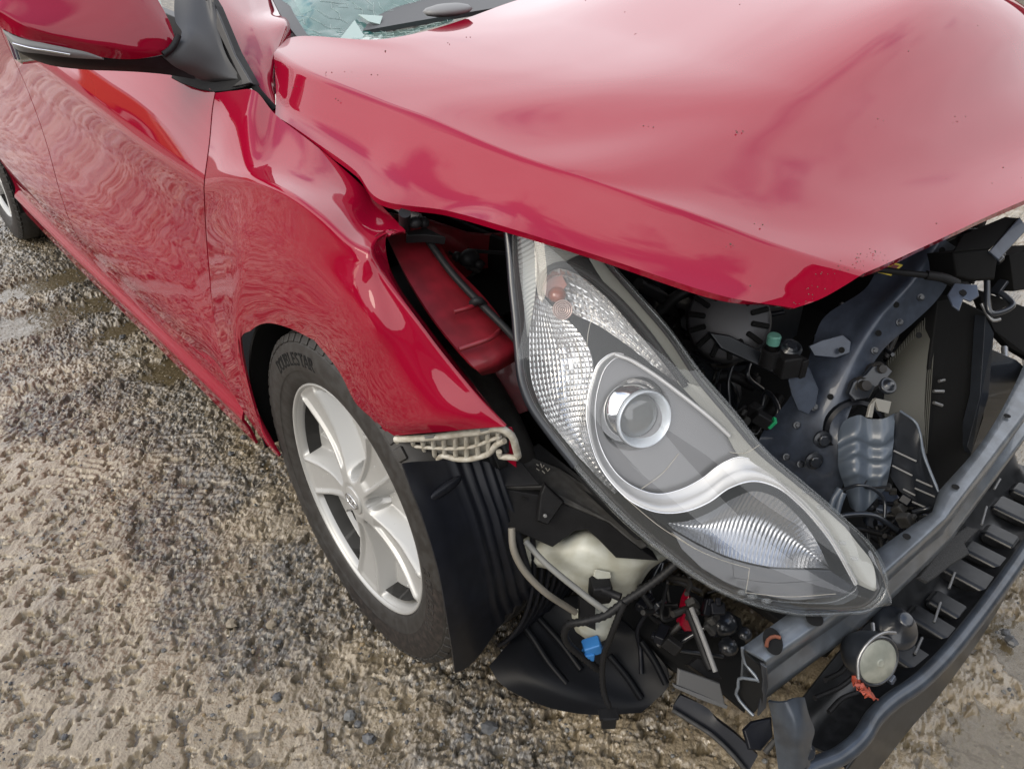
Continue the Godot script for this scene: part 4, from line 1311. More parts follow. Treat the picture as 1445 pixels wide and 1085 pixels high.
func wing_bracket() -> void:
	var b := Node3D.new()
	b.name = "wing_bracket"
	car.add_child(b, true)
	var m: Material = mats["white_plastic"]
	var n := Vector3(-0.8307, -0.2980, 0.4703)
	plate("backing", "-866.1,545.7,166.6 -847.7,565.5,211.7 -817.8,602.8,288.2 -801.4,621.9,329.3 -795.9,609.9,331.4 -799,593,315.1 -801,564.6,293.6 -806.2,544.5,271.8 -824.4,529.6,230.1 -831.6,515.3,208.4 -847,515.4,181.1", 0.002, n, m, b, 0.0005)
	hose("top_rail", "-873.9,554.9,175.7 -854.5,573.5,221.7 -825,610.4,297.2 -809.3,627.2,335.6 -802.6,618,341.6 -796.2,599.4,341.2 -788.8,575.1,338.7", 0.0052, m, b)
	hose("hook", "-790.1,574.2,340.2 -795.9,571.4,328.3 -801.3,569,317.2 -804.5,579.9,318.3", 0.0042, m, b)
	hose("lower_rail", "-872.4,552.1,176.6 -864.8,537.9,181 -853.8,524,191.6 -846.2,524,205 -838.3,522.1,217.8 -834.9,539.4,234.7 -827.2,537.5,247.2 -817.9,543.2,267.3 -811.8,554.3,285 -807.5,567.7,301.1 -807.3,590.8,316 -804.4,604.1,329.7", 0.0042, m, b)
	hose("middle_rail", "-857.7,545.6,196.2 -844.9,551.7,222.8 -830.8,560.8,253.4 -819.4,575.6,283 -812.6,596,307.9 -807.9,610.5,325.4", 0.0028, m, b)
	for q in [["-860.4,559.5,198.2 -852.4,523.2,189.4"], ["-854.1,566.2,213.7 -844.7,523.2,202.9"], ["-847.4,573.2,229.9 -837.1,523.2,216.3"], ["-841.1,581.7,246.3 -831.8,535.8,233.6"], ["-833.9,589.1,263.9 -824,536.1,247.7"], ["-827.9,597.3,279.6 -816.7,542.1,264.3"], ["-822.1,605.3,294.9 -810.3,551.4,281.6"], ["-816,611.5,309.6 -805.9,566.9,299.3"], ["-810.4,619.2,324.3 -804.4,592.9,318.3"]]:
		hose("rib", q[0], 0.0036, m, b, 6)
	plate("clip", "-859.3,579.4,225.5 -853.5,587.5,240.9 -850.5,576.5,239.1 -856.4,568.2,223.6", 0.004, n, mats["bare_grey"], b)
	plate("clip", "-828,620.8,307 -822.8,628.1,320.8 -820.2,617.7,318.8 -825,610.6,305.9", 0.004, n, mats["bare_grey"], b)
	plate("wing_flange", "-802.8,626.3,333.7 -800.4,628,339.1 -793.6,608.2,338.5 -764.9,523,309.8 -781.3,544.4,294.3 -783.6,562.7,314.6", 0.003, n, mats["red_paint"])

func carrier() -> void:
	var m: Material = mats["black_plastic"]
	var c := Node3D.new()
	c.name = "headlamp_carrier"
	car.add_child(c, true)
	plate("side_wall", "-772.6,485.9,222.5 -768.5,484.7,259.8 -775,479.7,290.6 -793.7,437.9,311.1 -797.3,449.9,281 -783,461.1,235.3", 0.02, Vector3(-1, 0.15, 0.5), m, c, 0.002)
	plate("front_wall", "-776.4,480.2,292.2 -740.5,474.4,334.7 -719.1,463.2,364.1 -682.1,440.9,417.4 -662.2,409.3,463.6 -646.8,391.1,485.8 -690.7,394.7,442.8 -699.8,417,414.8 -707.3,429,397.2 -720.2,427.3,387 -754.3,409.2,375.6 -784.9,429,330.2 -794.7,439.3,312.2", 0.03, Vector3(-0.5, 0.2, 0.8), m, c, 0.002)
	plate("tab", "-738,497.9,340.2 -727,476,369.7 -753.3,444.2,364.6 -763,449.3,351.3 -747.1,484,341.2", 0.012, Vector3(-0.5, 0.3, 0.8), m, c, 0.003)
	plate("shelf", "-760.3,487,248.9 -698.4,479.3,247.1 -668.6,465.6,302.5 -648.7,445.2,387.2 -643.6,402.6,462.2 -662,407.8,463.6 -682.9,443.2,417.9 -720.2,466.3,363.6 -735.2,485.1,333.2 -777.1,483.9,293.1", 0.012, Vector3(-0.3, 0.9, 0.4), mats["dusty_plastic"], c, 0.002)
	plate("shelf_well", "-767.3,494.6,268.1 -724.5,493.9,275.2 -738.3,490.5,330.4 -776.6,488.9,297.1", 0.004, Vector3(-0.3, 0.9, 0.4), m, c, 0.001)
	bolt(Vector3(-0.7612, 0.4724, 0.3210), Vector3(-0.5, 0.2, 0.8), 0.003, mats["dark"], c, false)
	bolt(Vector3(-0.7556, 0.4624, 0.3592), Vector3(-0.5, 0.3, 0.8), 0.003, mats["steel"], c, false)
	plate("rear_shelf", "-699.2,477.5,248 -661.8,478.7,248.4 -662.2,467.2,355.3 -653.5,418.5,455.3 -666.5,411.3,433.7 -678.3,445.2,328.1", 0.006, Vector3(-0.3, 0.9, 0.4), mats["black_plastic"], c)
	var marks := Shape.new()
	for q in ["-701.1,479.8,284.6 -699.6,478,287.6", "-696,480.7,288.5 -697.4,476,293.1 -693.4,479.5,293.5", "-704.6,475.8,288.3 -702.6,473.1,292.5", "-694,476.6,297.2 -694.1,472.8,302 -690.2,476.3,302.4", "-700,473.7,295.9 -698.5,470.1,300.5"]:
		marks.tube(pts(q), 0.0008, 5)
	put("chalk_marks", marks, mats["white_plastic"], c)
	# washer bottle
	var w := Node3D.new()
	w.name = "washer_bottle"
	car.add_child(w, true)
	panel("reservoir", [
		"-745.5,368.5,287.2 -711.5,367.7,302.6 -677.4,370.4,331.1 -648.6,381,363.8 -626.1,378.8,402.2 -598.7,358.7,445 -563.5,315.3,450.9",
		"-758.6,364.8,311.1 -747.5,376.7,342.8 -732.2,390.3,368.9 -704.8,411.5,398.9 -679.6,395.8,435.7 -642.2,374.2,464.6 -593.4,331.2,458.2",
		"-761,348.6,323.4 -752.7,361.7,351.6 -736.4,380,382.3 -712.7,403.3,415.2 -687.9,387.5,443.7 -656.9,369.2,463.9 -609.7,322.1,451.6",
		"-750.2,325.4,321.6 -747.7,347,353 -735.1,356.7,388.1 -715.6,377,419.9 -693.5,371.7,444.7 -662.3,348.5,461.3 -620.1,299.7,445.9",
		"-721,301.8,320.5 -730.4,326.5,354.7 -731.5,335,394.6 -713.3,339.1,423.5 -690.7,337.2,445.6 -661.3,318,457 -625.1,265.6,439.6",
		"-686.4,273.3,328.8 -704.5,290.6,361.7 -712,299.1,395.9 -700.4,301.4,420.4 -681.2,301.3,437.8 -655.5,283.7,444.5 -621.5,230.5,425.7"], 0.003, Vector3(-0.5, 0.3, 0.8), mats["bottle"], 0.01, [], [], w)
	panel("sump", [
		"-712,243.3,380.9 -713.5,275,407.9 -699.1,279,425.4 -680,263.6,440.3 -661.1,229.9,438.9",
		"-721.3,238.3,393.2 -727.6,263.1,421.9 -714.1,265.3,440.2 -693.3,251.2,447.4 -668.7,220.6,440.4",
		"-718.8,217,398.3 -726.6,238.5,428.6 -716.2,239,445.7 -698,234.2,450.2 -675.4,213,441.1",
		"-704.6,194.7,398.7 -713.1,212.1,424 -704.9,214.4,437.4 -692.4,213.9,441.1 -671.5,192.7,430.5"], 0.003, Vector3(-0.5, 0.3, 0.8), mats["bottle"], 0.008, [], [], w)
	plate("neck", "-697.4,295.4,412.3 -670.8,297.1,434.9 -657.1,281.8,444.7 -680.8,258.1,444.5 -700.7,275.3,427.2", 0.02, Vector3(-0.5, 0.3, 0.8), mats["bottle"], w, 0.003)
	plate("label", "-729,309.7,411.3 -715.9,310.1,431 -725.8,266.4,444.9 -737.5,271.3,421.8", 0.01, Vector3(-0.5, 0.3, 0.8), mats["black_plastic"], w, 0.001)
	plate("pump_seat", "-719.6,381.1,428.8 -704.5,377.6,445.7 -703.2,366.9,448.3 -718.4,363.6,437.5 -725,372.6,431.6", 0.004, Vector3(-0.5, 0.3, 0.8), mats["bottle"], w)
	var pump := Shape.new()
	pump.box(Vector3(-0.7196, 0.3494, 0.4411), Vector3(0.03, 0.036, 0.03), 0.004, Basis(Vector3.UP, -0.6))
	pump.tube(smooth("-730.3,360.6,437.5 -725.5,361.1,449.5 -717.2,355.9,461.6 -712.8,355.6,474"), 0.006, 8)
	put("washer_pump", pump, mats["black_plastic"], w)
	var plug := Shape.new()
	plug.box(Vector3(-0.7334, 0.2383, 0.4468), Vector3(0.028, 0.022, 0.022), 0.003, Basis(Vector3.UP, -0.6) * Basis(Vector3.BACK, 0.3))
	plug.box(Vector3(-0.7431, 0.2275, 0.4478), Vector3(0.018, 0.016, 0.016), 0.002, Basis(Vector3.UP, -0.6))
	put("blue_connector", plug, mat("blue_plastic", lin(0.03, 0.16, 0.42), 0.4), w)
	hose("pale_hose", "-801.2,453.2,339.2 -809.8,430.8,351.5 -806.5,399.9,365.8 -796.2,372.9,383.1 -784.2,352.3,396.2 -765.2,326.1,404.4 -743.5,297.8,417", 0.0052, mat("hose_tan", lin(0.16, 0.145, 0.12), 0.6), w)
	hose("grey_hose", "-778.7,415.6,344.6 -776.2,400.8,376.3 -768.3,385.9,404.8 -757.1,369,430 -749.4,357.7,455.2 -733.3,338.5,478.8", 0.0048, mat("hose_grey", lin(0.16, 0.16, 0.15), 0.6), w)
	hose("loom", "-654.2,418.5,519.3 -672,400.7,510.9 -696.3,380.4,499.1 -720.9,361.5,485.6 -743.5,342.5,474.1 -766.6,331,455.4 -778.3,314.6,435.2 -781,297.8,431.6 -773.6,267.2,433.2 -756.4,235.2,445 -734.5,199.9,464", 0.0058, mats["black_plastic"], w, 8, 1.0)
	hose("loom_branch", "-722.2,365.5,489 -732.3,339.1,487.2 -738.9,300.7,483.2 -741.3,252.1,475.9 -744.6,208.3,479.7 -747.3,177,489.1 -746.5,156.2,500.4", 0.0045, mats["black_plastic"], w, 8, 1.0)
	var end := Shape.new()
	end.box(Vector3(-0.7550, 0.1390, 0.5080), Vector3(0.022, 0.026, 0.014), 0.002, Basis(Vector3.UP, -0.7))
	end.box(Vector3(-0.7528, 0.1499, 0.5051), Vector3(0.03, 0.006, 0.018), 0.001, Basis(Vector3.UP, -0.7))
	put("hanging_plug", end, mats["black_plastic"], w)
	# splash shield lying under the corner
	panel("splash_shield", [
		"-809.4,100,289.1 -759.1,120,287.6 -709,150,291 -661.6,170,308.9 -639.6,200,353.4",
		"-812.3,90,321.3 -774.1,115,336 -710,130,333 -654.9,150,354.7 -624.4,180,405.6",
		"-796.7,80,364 -767,110,383.2 -708.7,120,391.2 -645.5,140,412.1 -612.4,160,444",
		"-765.6,75,419.4 -737.6,100,436.1 -689.4,110,441.4 -640.5,130,463.4 -614.2,150,488.8",
		"-725.6,75,466.1 -700.7,90,478.1 -666.1,100,483.7 -635.3,120,494.9 -617.1,140,512.8",
		"-674.2,80,512.3 -663.5,90,517.1 -650.9,100,520.3 -637.5,110,524.3 -626.6,120,526"], 0.004, Vector3(-0.2, 1, 0.3), mat("wet_black", lin(0.005, 0.0055, 0.007), 0.42), 0.012)
	mats["wet_black"].metallic_specular = 0.25
	for q in ["-737.4,155,290.9 -736.1,140,319.7 -740.5,122,364.2 -740.1,108,405.9", "-710.6,158,306.6 -706.3,138,354.6 -709.9,120,408.6", "-668.5,143,432.3 -664.9,122,469.8 -665,100,502.3", "-620.3,162,458 -622.3,142,491.9 -628.2,122,521.1"]:
		hose("shield_rib", q, 0.006, mats["wet_black"])

func engine_bay() -> void:
	var grey: Material = mats["grey_metal"]
	var black: Material = mats["black_metal"]
	# upper wing rail, red inside
	panel("wing_rail", [
		"-764.6,795,23.8 -745.5,800,32.7 -731.5,800,56.7 -709.7,790,72.2",
		"-802.2,764,136.3 -777.4,766,134.9 -747,766,131.8 -725.6,763,136.2",
		"-812.8,734,205.1 -781.8,736,198.8 -748.2,736,196.4 -720.7,733,196.6",
		"-811.3,710,247.1 -781.7,712,244.4 -750.5,712,242.4 -720,709,236.6",
		"-805.1,689,277.1 -780.2,690,278.8 -751,690,276.7 -723.9,688,272.2",
		"-779.9,660,257.5 -760.1,660,263.7 -732.7,660,261.9 -705.1,655,253.5"], 0.004, Vector3(-0.3, 1, 0.2), mats["red_inner"], 0.012)
	for q in ["-788.4,742,213.5 -765.8,742,218.1 -738.3,735,208.5", "-815.5,715,257 -775.6,720,268.8 -738.4,710,248.7"]:
		hose("rail_bead", q, 0.0035, mats["red_inner"])
	panel("inner_wing", [
		"-693.4,772.7,-75.2 -651.7,763.1,-28.9 -598.2,736.4,11 -523.9,724.6,40.2 -397,669.8,42.1",
		"-666.4,730.2,-12.8 -618,713.3,-2.5 -574.7,681.4,16.6 -519.5,644.2,35.1 -389.9,589.6,39.3",
		"-645.1,669.5,28.3 -602.5,646.4,39 -572,612.8,48 -529.1,558.2,54.7 -426.5,469.5,81.2",
		"-632.6,602.4,99.5 -602.8,567.9,108.8 -585.7,522.4,116.4 -557.3,433,141 -456.6,335.9,173.4"], 0.006, Vector3(-0.6, 0.3, 0.7), mats["red_inner"], 0.03)
	plate("rail_flange", "-685,554.1,127.7 -632.6,589.7,175.5 -633,497.1,193.3 -647.7,475.8,166.6 -667.1,490.5,136", 0.01, Vector3(-0.6, 0.3, 0.7), mats["red_inner"])
	hose("wing_cable", "-740.8,800,91.2 -745.3,785,123.4 -748.3,765,164.8 -746.7,750,195.3 -745.8,735,234.7 -742.7,720,266.3 -746,710,297.3", 0.0052, mats["black_plastic"])
	hose("cable_clamp", "-754.6,742,211.9 -754.3,750,222.2 -738.2,735,214.2", 0.006, mats["black_plastic"])
	plate("wing_mount", "-768.9,812,91.5 -745.5,815,102.4 -731.8,805,129.9 -755.1,810,114.7 -775,810,99.7", 0.014, Vector3(0, 1, 0.3), mats["black_plastic"])
	var mount := Shape.new()
	mount.tube(pts("-776.3,820,98 -786.9,850,117"), 0.008, 12)
	mount.ball(Vector3(-0.7681, 0.8300, 0.1123), Vector3(0.010, 0.008, 0.010))
	mount.ball(Vector3(-0.7523, 0.8250, 0.1095), Vector3(0.008, 0.008, 0.008))
	put("bonnet_stop", mount, mats["black_plastic"], car)
	hose("bonnet_seal", "-739,862,-96.9 -749,852,-35 -763.6,842,39.2 -760.6,835,76.3 -754.7,830,103.6", 0.006, mats["bare_grey"])
	var cl := Shape.new()
	cl.ball(Vector3(-0.6516, 0.7327, 0.0792), Vector3(0.018, 0.014, 0.014))
	cl.ball(Vector3(-0.6644, 0.7346, 0.0659), Vector3(0.008, 0.008, 0.008))
	cl.ball(Vector3(-0.6440, 0.7246, 0.0933), Vector3(0.009, 0.008, 0.008))
	cl.tube(pts("-642.8,741.7,79.1 -582.5,725.7,99.4"), 0.003, 6)
	put("wing_clamp", cl, mats["black_plastic"], car)
	# closes of the bay
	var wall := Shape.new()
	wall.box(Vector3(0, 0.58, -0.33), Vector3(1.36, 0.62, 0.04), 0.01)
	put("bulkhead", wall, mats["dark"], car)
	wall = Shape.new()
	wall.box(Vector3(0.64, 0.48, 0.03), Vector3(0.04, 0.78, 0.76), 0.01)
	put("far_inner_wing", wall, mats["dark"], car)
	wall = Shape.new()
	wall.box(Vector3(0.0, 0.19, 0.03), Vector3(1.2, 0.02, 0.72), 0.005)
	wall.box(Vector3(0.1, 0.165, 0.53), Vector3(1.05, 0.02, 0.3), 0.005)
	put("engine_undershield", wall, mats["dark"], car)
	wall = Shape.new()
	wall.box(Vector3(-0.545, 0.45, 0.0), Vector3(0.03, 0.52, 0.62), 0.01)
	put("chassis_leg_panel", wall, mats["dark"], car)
	# engine: block, head, pulleys, hoses
	var eng := Node3D.new()
	eng.name = "engine"
	car.add_child(eng, true)
	var s := Shape.new()
	s.box(Vector3(0.02, 0.45, 0.0), Vector3(0.62, 0.42, 0.36), 0.03)
	put("block", s, black, eng)
	s = Shape.new()
	s.box(Vector3(0.02, 0.70, 0.0), Vector3(0.5, 0.12, 0.28), 0.03)
	put("head_cover", s, mats["black_plastic"], eng)
	for q in [[Vector3(-0.2449, 0.5544, 0.2343), 0.05], [Vector3(-0.2564, 0.4306, 0.2214), 0.075], [Vector3(-0.1990, 0.3566, 0.2584), 0.06], [Vector3(-0.1152, 0.4505, 0.2504), 0.055]]:
		s = Shape.new()
		var x := frame_to(q[0], Vector3(-0.9, 0.15, 0.4))
		s.lathe([Vector2(q[1], -0.03), Vector2(q[1], 0.0), Vector2(q[1] * 0.94, 0.002), Vector2(q[1] * 0.9, -0.006), Vector2(q[1] * 0.86, -0.006), Vector2(q[1] * 0.82, 0.002), Vector2(q[1] * 0.4, -0.004), Vector2(q[1] * 0.3, 0.008), Vector2(0, 0.008)], x, 32, true)
		put("pulley", s, black, eng)
	# alternator with its slotted end
	s = Shape.new()
	var ac := Vector3(-0.2978, 0.5944, 0.3287)
	var ax := frame_to(ac, Vector3(-0.75, 0.55, 0.4))
	s.lathe([Vector2(0.07, -0.08), Vector2(0.07, -0.01), Vector2(0.062, 0.004), Vector2(0.03, 0.010), Vector2(0.0, 0.010)], ax, 40)
	put("alternator", s, mat("cast_metal", lin(0.07, 0.07, 0.075), 0.45, 0.4), eng)
	for k in 14:
		var a := TAU * k / 14.0
		s = Shape.new()
		var b := ax.basis * Basis(Vector3.UP, a)
		s.box(ac + b * Vector3(0.052, 0.006, 0), Vector3(0.03, 0.01, 0.009), 0.002, b * Basis(Vector3.BACK, -0.25))
		put("alternator_slot", s, mats["dark"], eng)
	for q in ["-319.9,568.8,202.1 -295.2,604.2,225.1 -253.6,614.5,253.6 -194.1,595.7,275.7", "-329.4,537.1,221.9 -253.7,545.1,202.3 -203.8,546.6,213.7", "-251.2,356.8,211 -236.3,407.7,259.9 -190.8,418.9,291 -163.1,401.7,331.4", "-277,294,324.6 -239.1,357.3,350.9 -215.3,380.1,384.4 -159.9,401.5,383", "-365.8,633.3,183.9 -303.4,584.7,202.9 -258.4,502.3,204 -255.1,391.3,209"]:
		hose("engine_hose", q, 0.011, mats["black_plastic"], eng)
	plate("bracket_arm", "-345.2,588.4,323.4 -329.3,588.4,354 -317.3,577.2,407.2 -304.1,554.7,455.4 -312.6,545.3,456.2 -334.8,561,405.9 -340.1,564.9,349.1", 0.012, Vector3(-0.5, 0.5, 0.7), black, eng, 0.003)
	s = Shape.new()
	s.lathe([Vector2(0.016, -0.03), Vector2(0.016, -0.002), Vector2(0.012, 0.0)], frame_to(Vector3(-0.3191, 0.5903, 0.4263), Vector3.UP), 20, true)
	put("filler_neck", s, mats["black_plastic"], eng)
	s = Shape.new()
	s.lathe([Vector2(0.0105, 0.0), Vector2(0.0108, 0.014), Vector2(0.009, 0.0165), Vector2(0, 0.0165)], frame_to(Vector3(-0.3153, 0.5969, 0.4238), Vector3.UP), 14, true)
	put("green_cap", s, mat("teal_cap", lin(0.10, 0.27, 0.22), 0.45), eng)
	s = Shape.new()
	s.lathe([Vector2(0.018, -0.02), Vector2(0.018, 0.0), Vector2(0.014, 0.004), Vector2(0.012, 0.0), Vector2(0.008, 0.005), Vector2(0, 0.005)], frame_to(Vector3(-0.2957, 0.5921, 0.4458), Vector3(-0.2, 1, 0.3)), 24, true)
	put("black_cap", s, black, eng)
	s = Shape.new()
	s.box(Vector3(-0.3104, 0.5686, 0.4535), Vector3(0.035, 0.04, 0.03), 0.005, Basis(Vector3.UP, -0.5))
	s.box(Vector3(-0.2966, 0.5657, 0.4685), Vector3(0.014, 0.035, 0.02), 0.003, Basis(Vector3.UP, -0.2))
	put("mount_block", s, mats["black_plastic"], eng)
	s = Shape.new()
	s.box(Vector3(-0.3335, 0.4667, 0.4428), Vector3(0.035, 0.022, 0.02), 0.003, Basis(Vector3.UP, -0.9) * Basis(Vector3.BACK, -0.5))
	s.box(Vector3(-0.3291, 0.4727, 0.4253), Vector3(0.02, 0.025, 0.02), 0.003)
	put("plug_body", s, mats["black_plastic"], eng)
	s = Shape.new()
	s.box(Vector3(-0.3275, 0.4647, 0.4581), Vector3(0.006, 0.018, 0.014), 0.001, Basis(Vector3.UP, -0.9) * Basis(Vector3.BACK, -0.5))
	put("green_plug", s, mat("green_plastic", lin(0.02, 0.35, 0.14), 0.4), eng)
	# the bent front panel of the body, painted blue-grey
	panel("front_panel", [
		"8.2,681.3,430.7 24.7,689,471 28.2,705.8,507.8 48.2,694.7,519.5 81.6,673.4,536.5",
		"-52.6,621.2,445.6 -36,637.1,478.8 -36.8,655.1,510.4 -22.3,638.7,522 18.7,619.5,543.9",
		"-136.3,569.7,415.8 -123.3,583,464.3 -119,600.4,501.1 -102.9,584.6,513.6 -47.9,580.7,534.6",
		"-186.1,520.2,431.2 -177.3,535.2,466.2 -166.1,554.1,499.9 -153.6,543.5,512.5 -111.7,548.6,521.6",
		"-223.1,462.3,433.3 -224.6,477.1,467.2 -208.4,496.1,505.4 -193,499,516.7 -157.4,511.3,521.7",
		"-283.7,378.8,420.8 -269.9,394.1,468.1 -246.7,426.6,508.6 -224.1,450.5,523.9 -198.8,471.3,528.1",
		"-294.5,297.1,451.6 -279.6,321.6,507.9 -262.8,357.8,539.3 -247.7,401.7,546.1 -224.1,434.5,538.1",
		"-284.4,240.4,479 -272.5,257.8,539.1 -269.7,301.3,567.4 -254.1,350.2,570.1 -225.4,390.3,560.2"], 0.004, Vector3(-0.5, 0.6, 0.6), grey, 0.012, [3], [])
	plate("panel_tongue", "-301.7,537.9,456.4 -266.8,561.9,458.5 -264.7,551.3,469.8 -262.2,519.7,492.2 -267.1,491.8,496.6 -282.2,479.2,494.2 -295.8,488,482.1 -298.2,512.1,466.5", 0.004, Vector3(-0.5, 0.4, 0.7), grey)
	plate("panel_gusset", "-226.1,565.8,443.3 -206.9,573.6,453.7 -172.6,578.8,471.9 -164.7,567.9,485.6 -173.5,552.1,491.8 -196,546.3,479.9 -225.3,552,456.4", 0.005, Vector3(-0.5, 0.6, 0.6), grey)
	for q in [Vector3(-0.1913, 0.5613, 0.4837), Vector3(-0.0645, 0.5700, 0.5534), Vector3(0.0132, 0.6918, 0.5229), Vector3(-0.0834, 0.6177, 0.5098), Vector3(-0.1326, 0.5831, 0.5124), Vector3(-0.2256, 0.4909, 0.4994)]:
		var h := Shape.new()
		h.lathe([Vector2(0.0052, 0.0), Vector2(0.0052, 0.0012), Vector2(0, 0.0012)], frame_to(q, Vector3(-0.5, 0.6, 0.6)), 16, true)
		put("panel_hole", h, mats["dark"], car)
	plate("warning_label", "-115.9,676.3,476.5 -100.9,671.4,494.5 -64.8,679.5,495.7 -64.4,679.3,480.1", 0.001, Vector3(-0.5, 0.6, 0.6), mat("yellow_label", lin(0.65, 0.5, 0.03), 0.5), null, 0.0)
	plate("label_print", "-107.7,678.3,486.3 -98.6,678,493.9 -77.6,681.9,494.9 -77.6,681.4,485.6", 0.001, Vector3(-0.5, 0.6, 0.6), mat("label_red", lin(0.2, 0.02, 0.02), 0.5), null, 0.0)
	bolt(Vector3(-0.2593, 0.4298, 0.5187), Vector3(-0.6, 0.3, 0.7), 0.010, black, car)
	bolt(Vector3(-0.2750, 0.3937, 0.5205), Vector3(-0.6, 0.3, 0.7), 0.010, black, car)
	for q in [[Vector3(-0.1893, 0.5122, 0.5325), 0.017], [Vector3(-0.1546, 0.5320, 0.5381), 0.014]]:
		var h := Shape.new()
		h.lathe([Vector2(q[1], -0.02), Vector2(q[1], 0.0), Vector2(q[1] * 0.8, 0.004), Vector2(q[1] * 0.6, 0.002), Vector2(q[1] * 0.5, 0.012), Vector2(0, 0.012)], frame_to(q[0], Vector3(-0.4, 0.6, 0.6)), 20, true)
		put("rubber_mount", h, mats["rubber"], car)
	plate("mount_plate", "-215.6,505.3,523 -202.1,521.9,520.4 -178.4,528.9,527.5 -164.5,540.6,529.7 -146.2,542.5,544.5 -146.6,535.3,558.6 -168.6,522.5,558.2 -184.2,514.8,551 -197.1,501.2,551.4 -216.1,497.4,537.6", 0.012, Vector3(-0.4, 0.6, 0.6), mats["black_metal"], null, 0.003)
	var ringm := Shape.new()
	ringm.lathe([Vector2(0.013, -0.006), Vector2(0.014, 0.0), Vector2(0.012, 0.003), Vector2(0.008, 0.0), Vector2(0.007, 0.006), Vector2(0, 0.006)], frame_to(Vector3(-0.1947, 0.5353, 0.5717), Vector3(-0.3, 0.8, 0.5)), 20)
	put("mount_ring", ringm, mats["black_metal"], car)
	hose("bonnet_stay", "-233.5,718.7,421.3 -210.9,714,445.9 -184.7,708.3,474.7 -167.4,704.6,493.7", 0.0105, mats["black_plastic"])
	hose("stay_rod", "-169.1,704.6,492.2 -143.2,699.8,519.8 -108.3,695,555.6", 0.0055, mats["black_plastic"])
	hose("stay_end", "-113.7,696,550 -93.6,691.3,572.3 -82.9,683.8,588.6", 0.0078, mats["black_plastic"])
	plate("latch_bracket", "-120.9,680,590.1 -95.8,690.1,587.5 -70.6,688.2,612.1 -74.7,673.5,621.5 -93,668.5,617.4 -99.5,672.2,608.3 -121.7,661.4,614.1 -126.9,667.8,603.7", 0.004, Vector3(-0.3, 0.9, 0.3), grey)
	var hh := Shape.new()
	hh.lathe([Vector2(0.006, 0.0), Vector2(0.006, 0.0012), Vector2(0, 0.0012)], frame_to(Vector3(-0.0958, 0.6786, 0.6027), Vector3(-0.3, 0.9, 0.3)), 16, true)
	put("bracket_hole", hh, mats["dark"], car)
	# radiator pack, tilted back
	var fin := mat("radiator_fins", lin(0.055, 0.053, 0.042), 0.6, 0.2)
	panel("radiator_core", ["63.3,573.2,528.5 -1.1,509.1,559.9 -48.2,441.4,594 -78.1,368.4,632.1", "18.9,525.8,514.6 -30.8,482.9,540.3 -74.2,425.3,568.8 -94.9,362.2,606.3", "-22.3,477.7,504.1 -57.3,456.3,523.9 -87.4,419.5,545.7 -104.6,356,587"], 0.02, Vector3(-0.8, 0.3, 0.5), fin, 0.03)
	for k in 22:
		var f := k / 21.0
		var a: Vector3 = Vector3(0.0582, 0.5756, 0.5299).lerp(Vector3(-0.0242, 0.4825, 0.5063), f)
		var b: Vector3 = Vector3(-0.0828, 0.3716, 0.6332).lerp(Vector3(-0.1091, 0.3591, 0.5882), f)
		var r := Shape.new()
		r.tube(PackedVector3Array([a, b]), 0.0012, 5)
		put("radiator_fin", r, fin, car)
	plate("radiator", "48.1,587.8,534.1 63.4,597.5,555.4 84.2,579.2,606.8 88.2,545.2,624.6 71.5,390.6,666.7 42.6,313.1,677.6 17.4,244.7,683.5 -61.9,178.2,671.2 -77.8,272.1,637.6 -50.2,349.5,625.8 -8.7,488.1,571.9", 0.05, Vector3(-0.3, 0.2, 0.9), mats["dark"], null, 0.004)
	plate("radiator_side", "58.4,584.6,610.9 58.3,560.1,632.7 50.9,445.8,663.5 30,336.6,677.4 29,347.5,666.9 39.7,445.8,653.4", 0.02, Vector3(-0.2, 0.3, 0.9), mats["black_metal"])
	hose("radiator_lip", "50.5,607.6,599.5 51.4,589.4,616.5 54,583.3,624.4 63.9,585.3,631.5", 0.0035, mats["steel"])
	for q in ["-27.8,460.1,595.7 -10,457.2,606.4", "-35.3,443.4,603.9 -21.2,436.3,614.9", "-9,471.9,594.1 3.4,471.2,597.9"]:
		hose("fan_glint", q, 0.003, mats["steel"])
	plate("condenser", "123.7,498.8,617.4 208.7,452.8,654.5 243.1,417.1,685.1 239.2,307.7,698.4 124,202.2,688.5 52.2,300.3,665.3", 0.02, Vector3(-0.2, 0.3, 0.9), mats["black_metal"])
	plate("lock_box", "-26.9,709.1,552 18.1,714.7,587.8 23.6,698.4,607.3 19.1,667.3,614.8 -8.3,665.4,591.7 -26.3,671.3,570.2", 0.06, Vector3(-0.4, 0.4, 0.8), mats["dark"], null, 0.005)
	plate("lock_top", "-26,711,551.1 60.8,710.7,532.9 148,728.2,563.8 132.3,736.2,590.9 19.8,714.7,589.3", 0.01, Vector3(-0.3, 0.9, 0.3), mats["dark"])
	plate("lock_bracket", "11.8,712.9,591.7 120,741.8,590.9 123.4,726,608.2 18.5,701.4,608", 0.005, Vector3(-0.3, 0.8, 0.5), grey)
	plate("far_duct", "127.5,672.1,595.2 209.5,675.2,618.1 204,603.8,644.7 132.5,611.1,622", 0.06, Vector3(-0.4, 0.4, 0.8), mats["dark"])
	plate("duct_wall", "118,601,569.5 244.8,542.6,623 304,519.3,648.8 296,412.3,688.7 230.1,460.4,634.6 166.1,512.6,611 124.8,562.3,593.9", 0.02, Vector3(-0.4, 0.4, 0.8), mats["dark"])
	hose("coolant_pipe", "152,439.3,631.4 166.4,444.8,639.5 180.3,458.1,640.1 199.8,473,628.3", 0.006, mats["steel"])
	# ducting beside the radiator: two ribbed walls
	var duct := mat("duct_plastic", lin(0.075, 0.092, 0.115), 0.34, 0.0, 0.2)
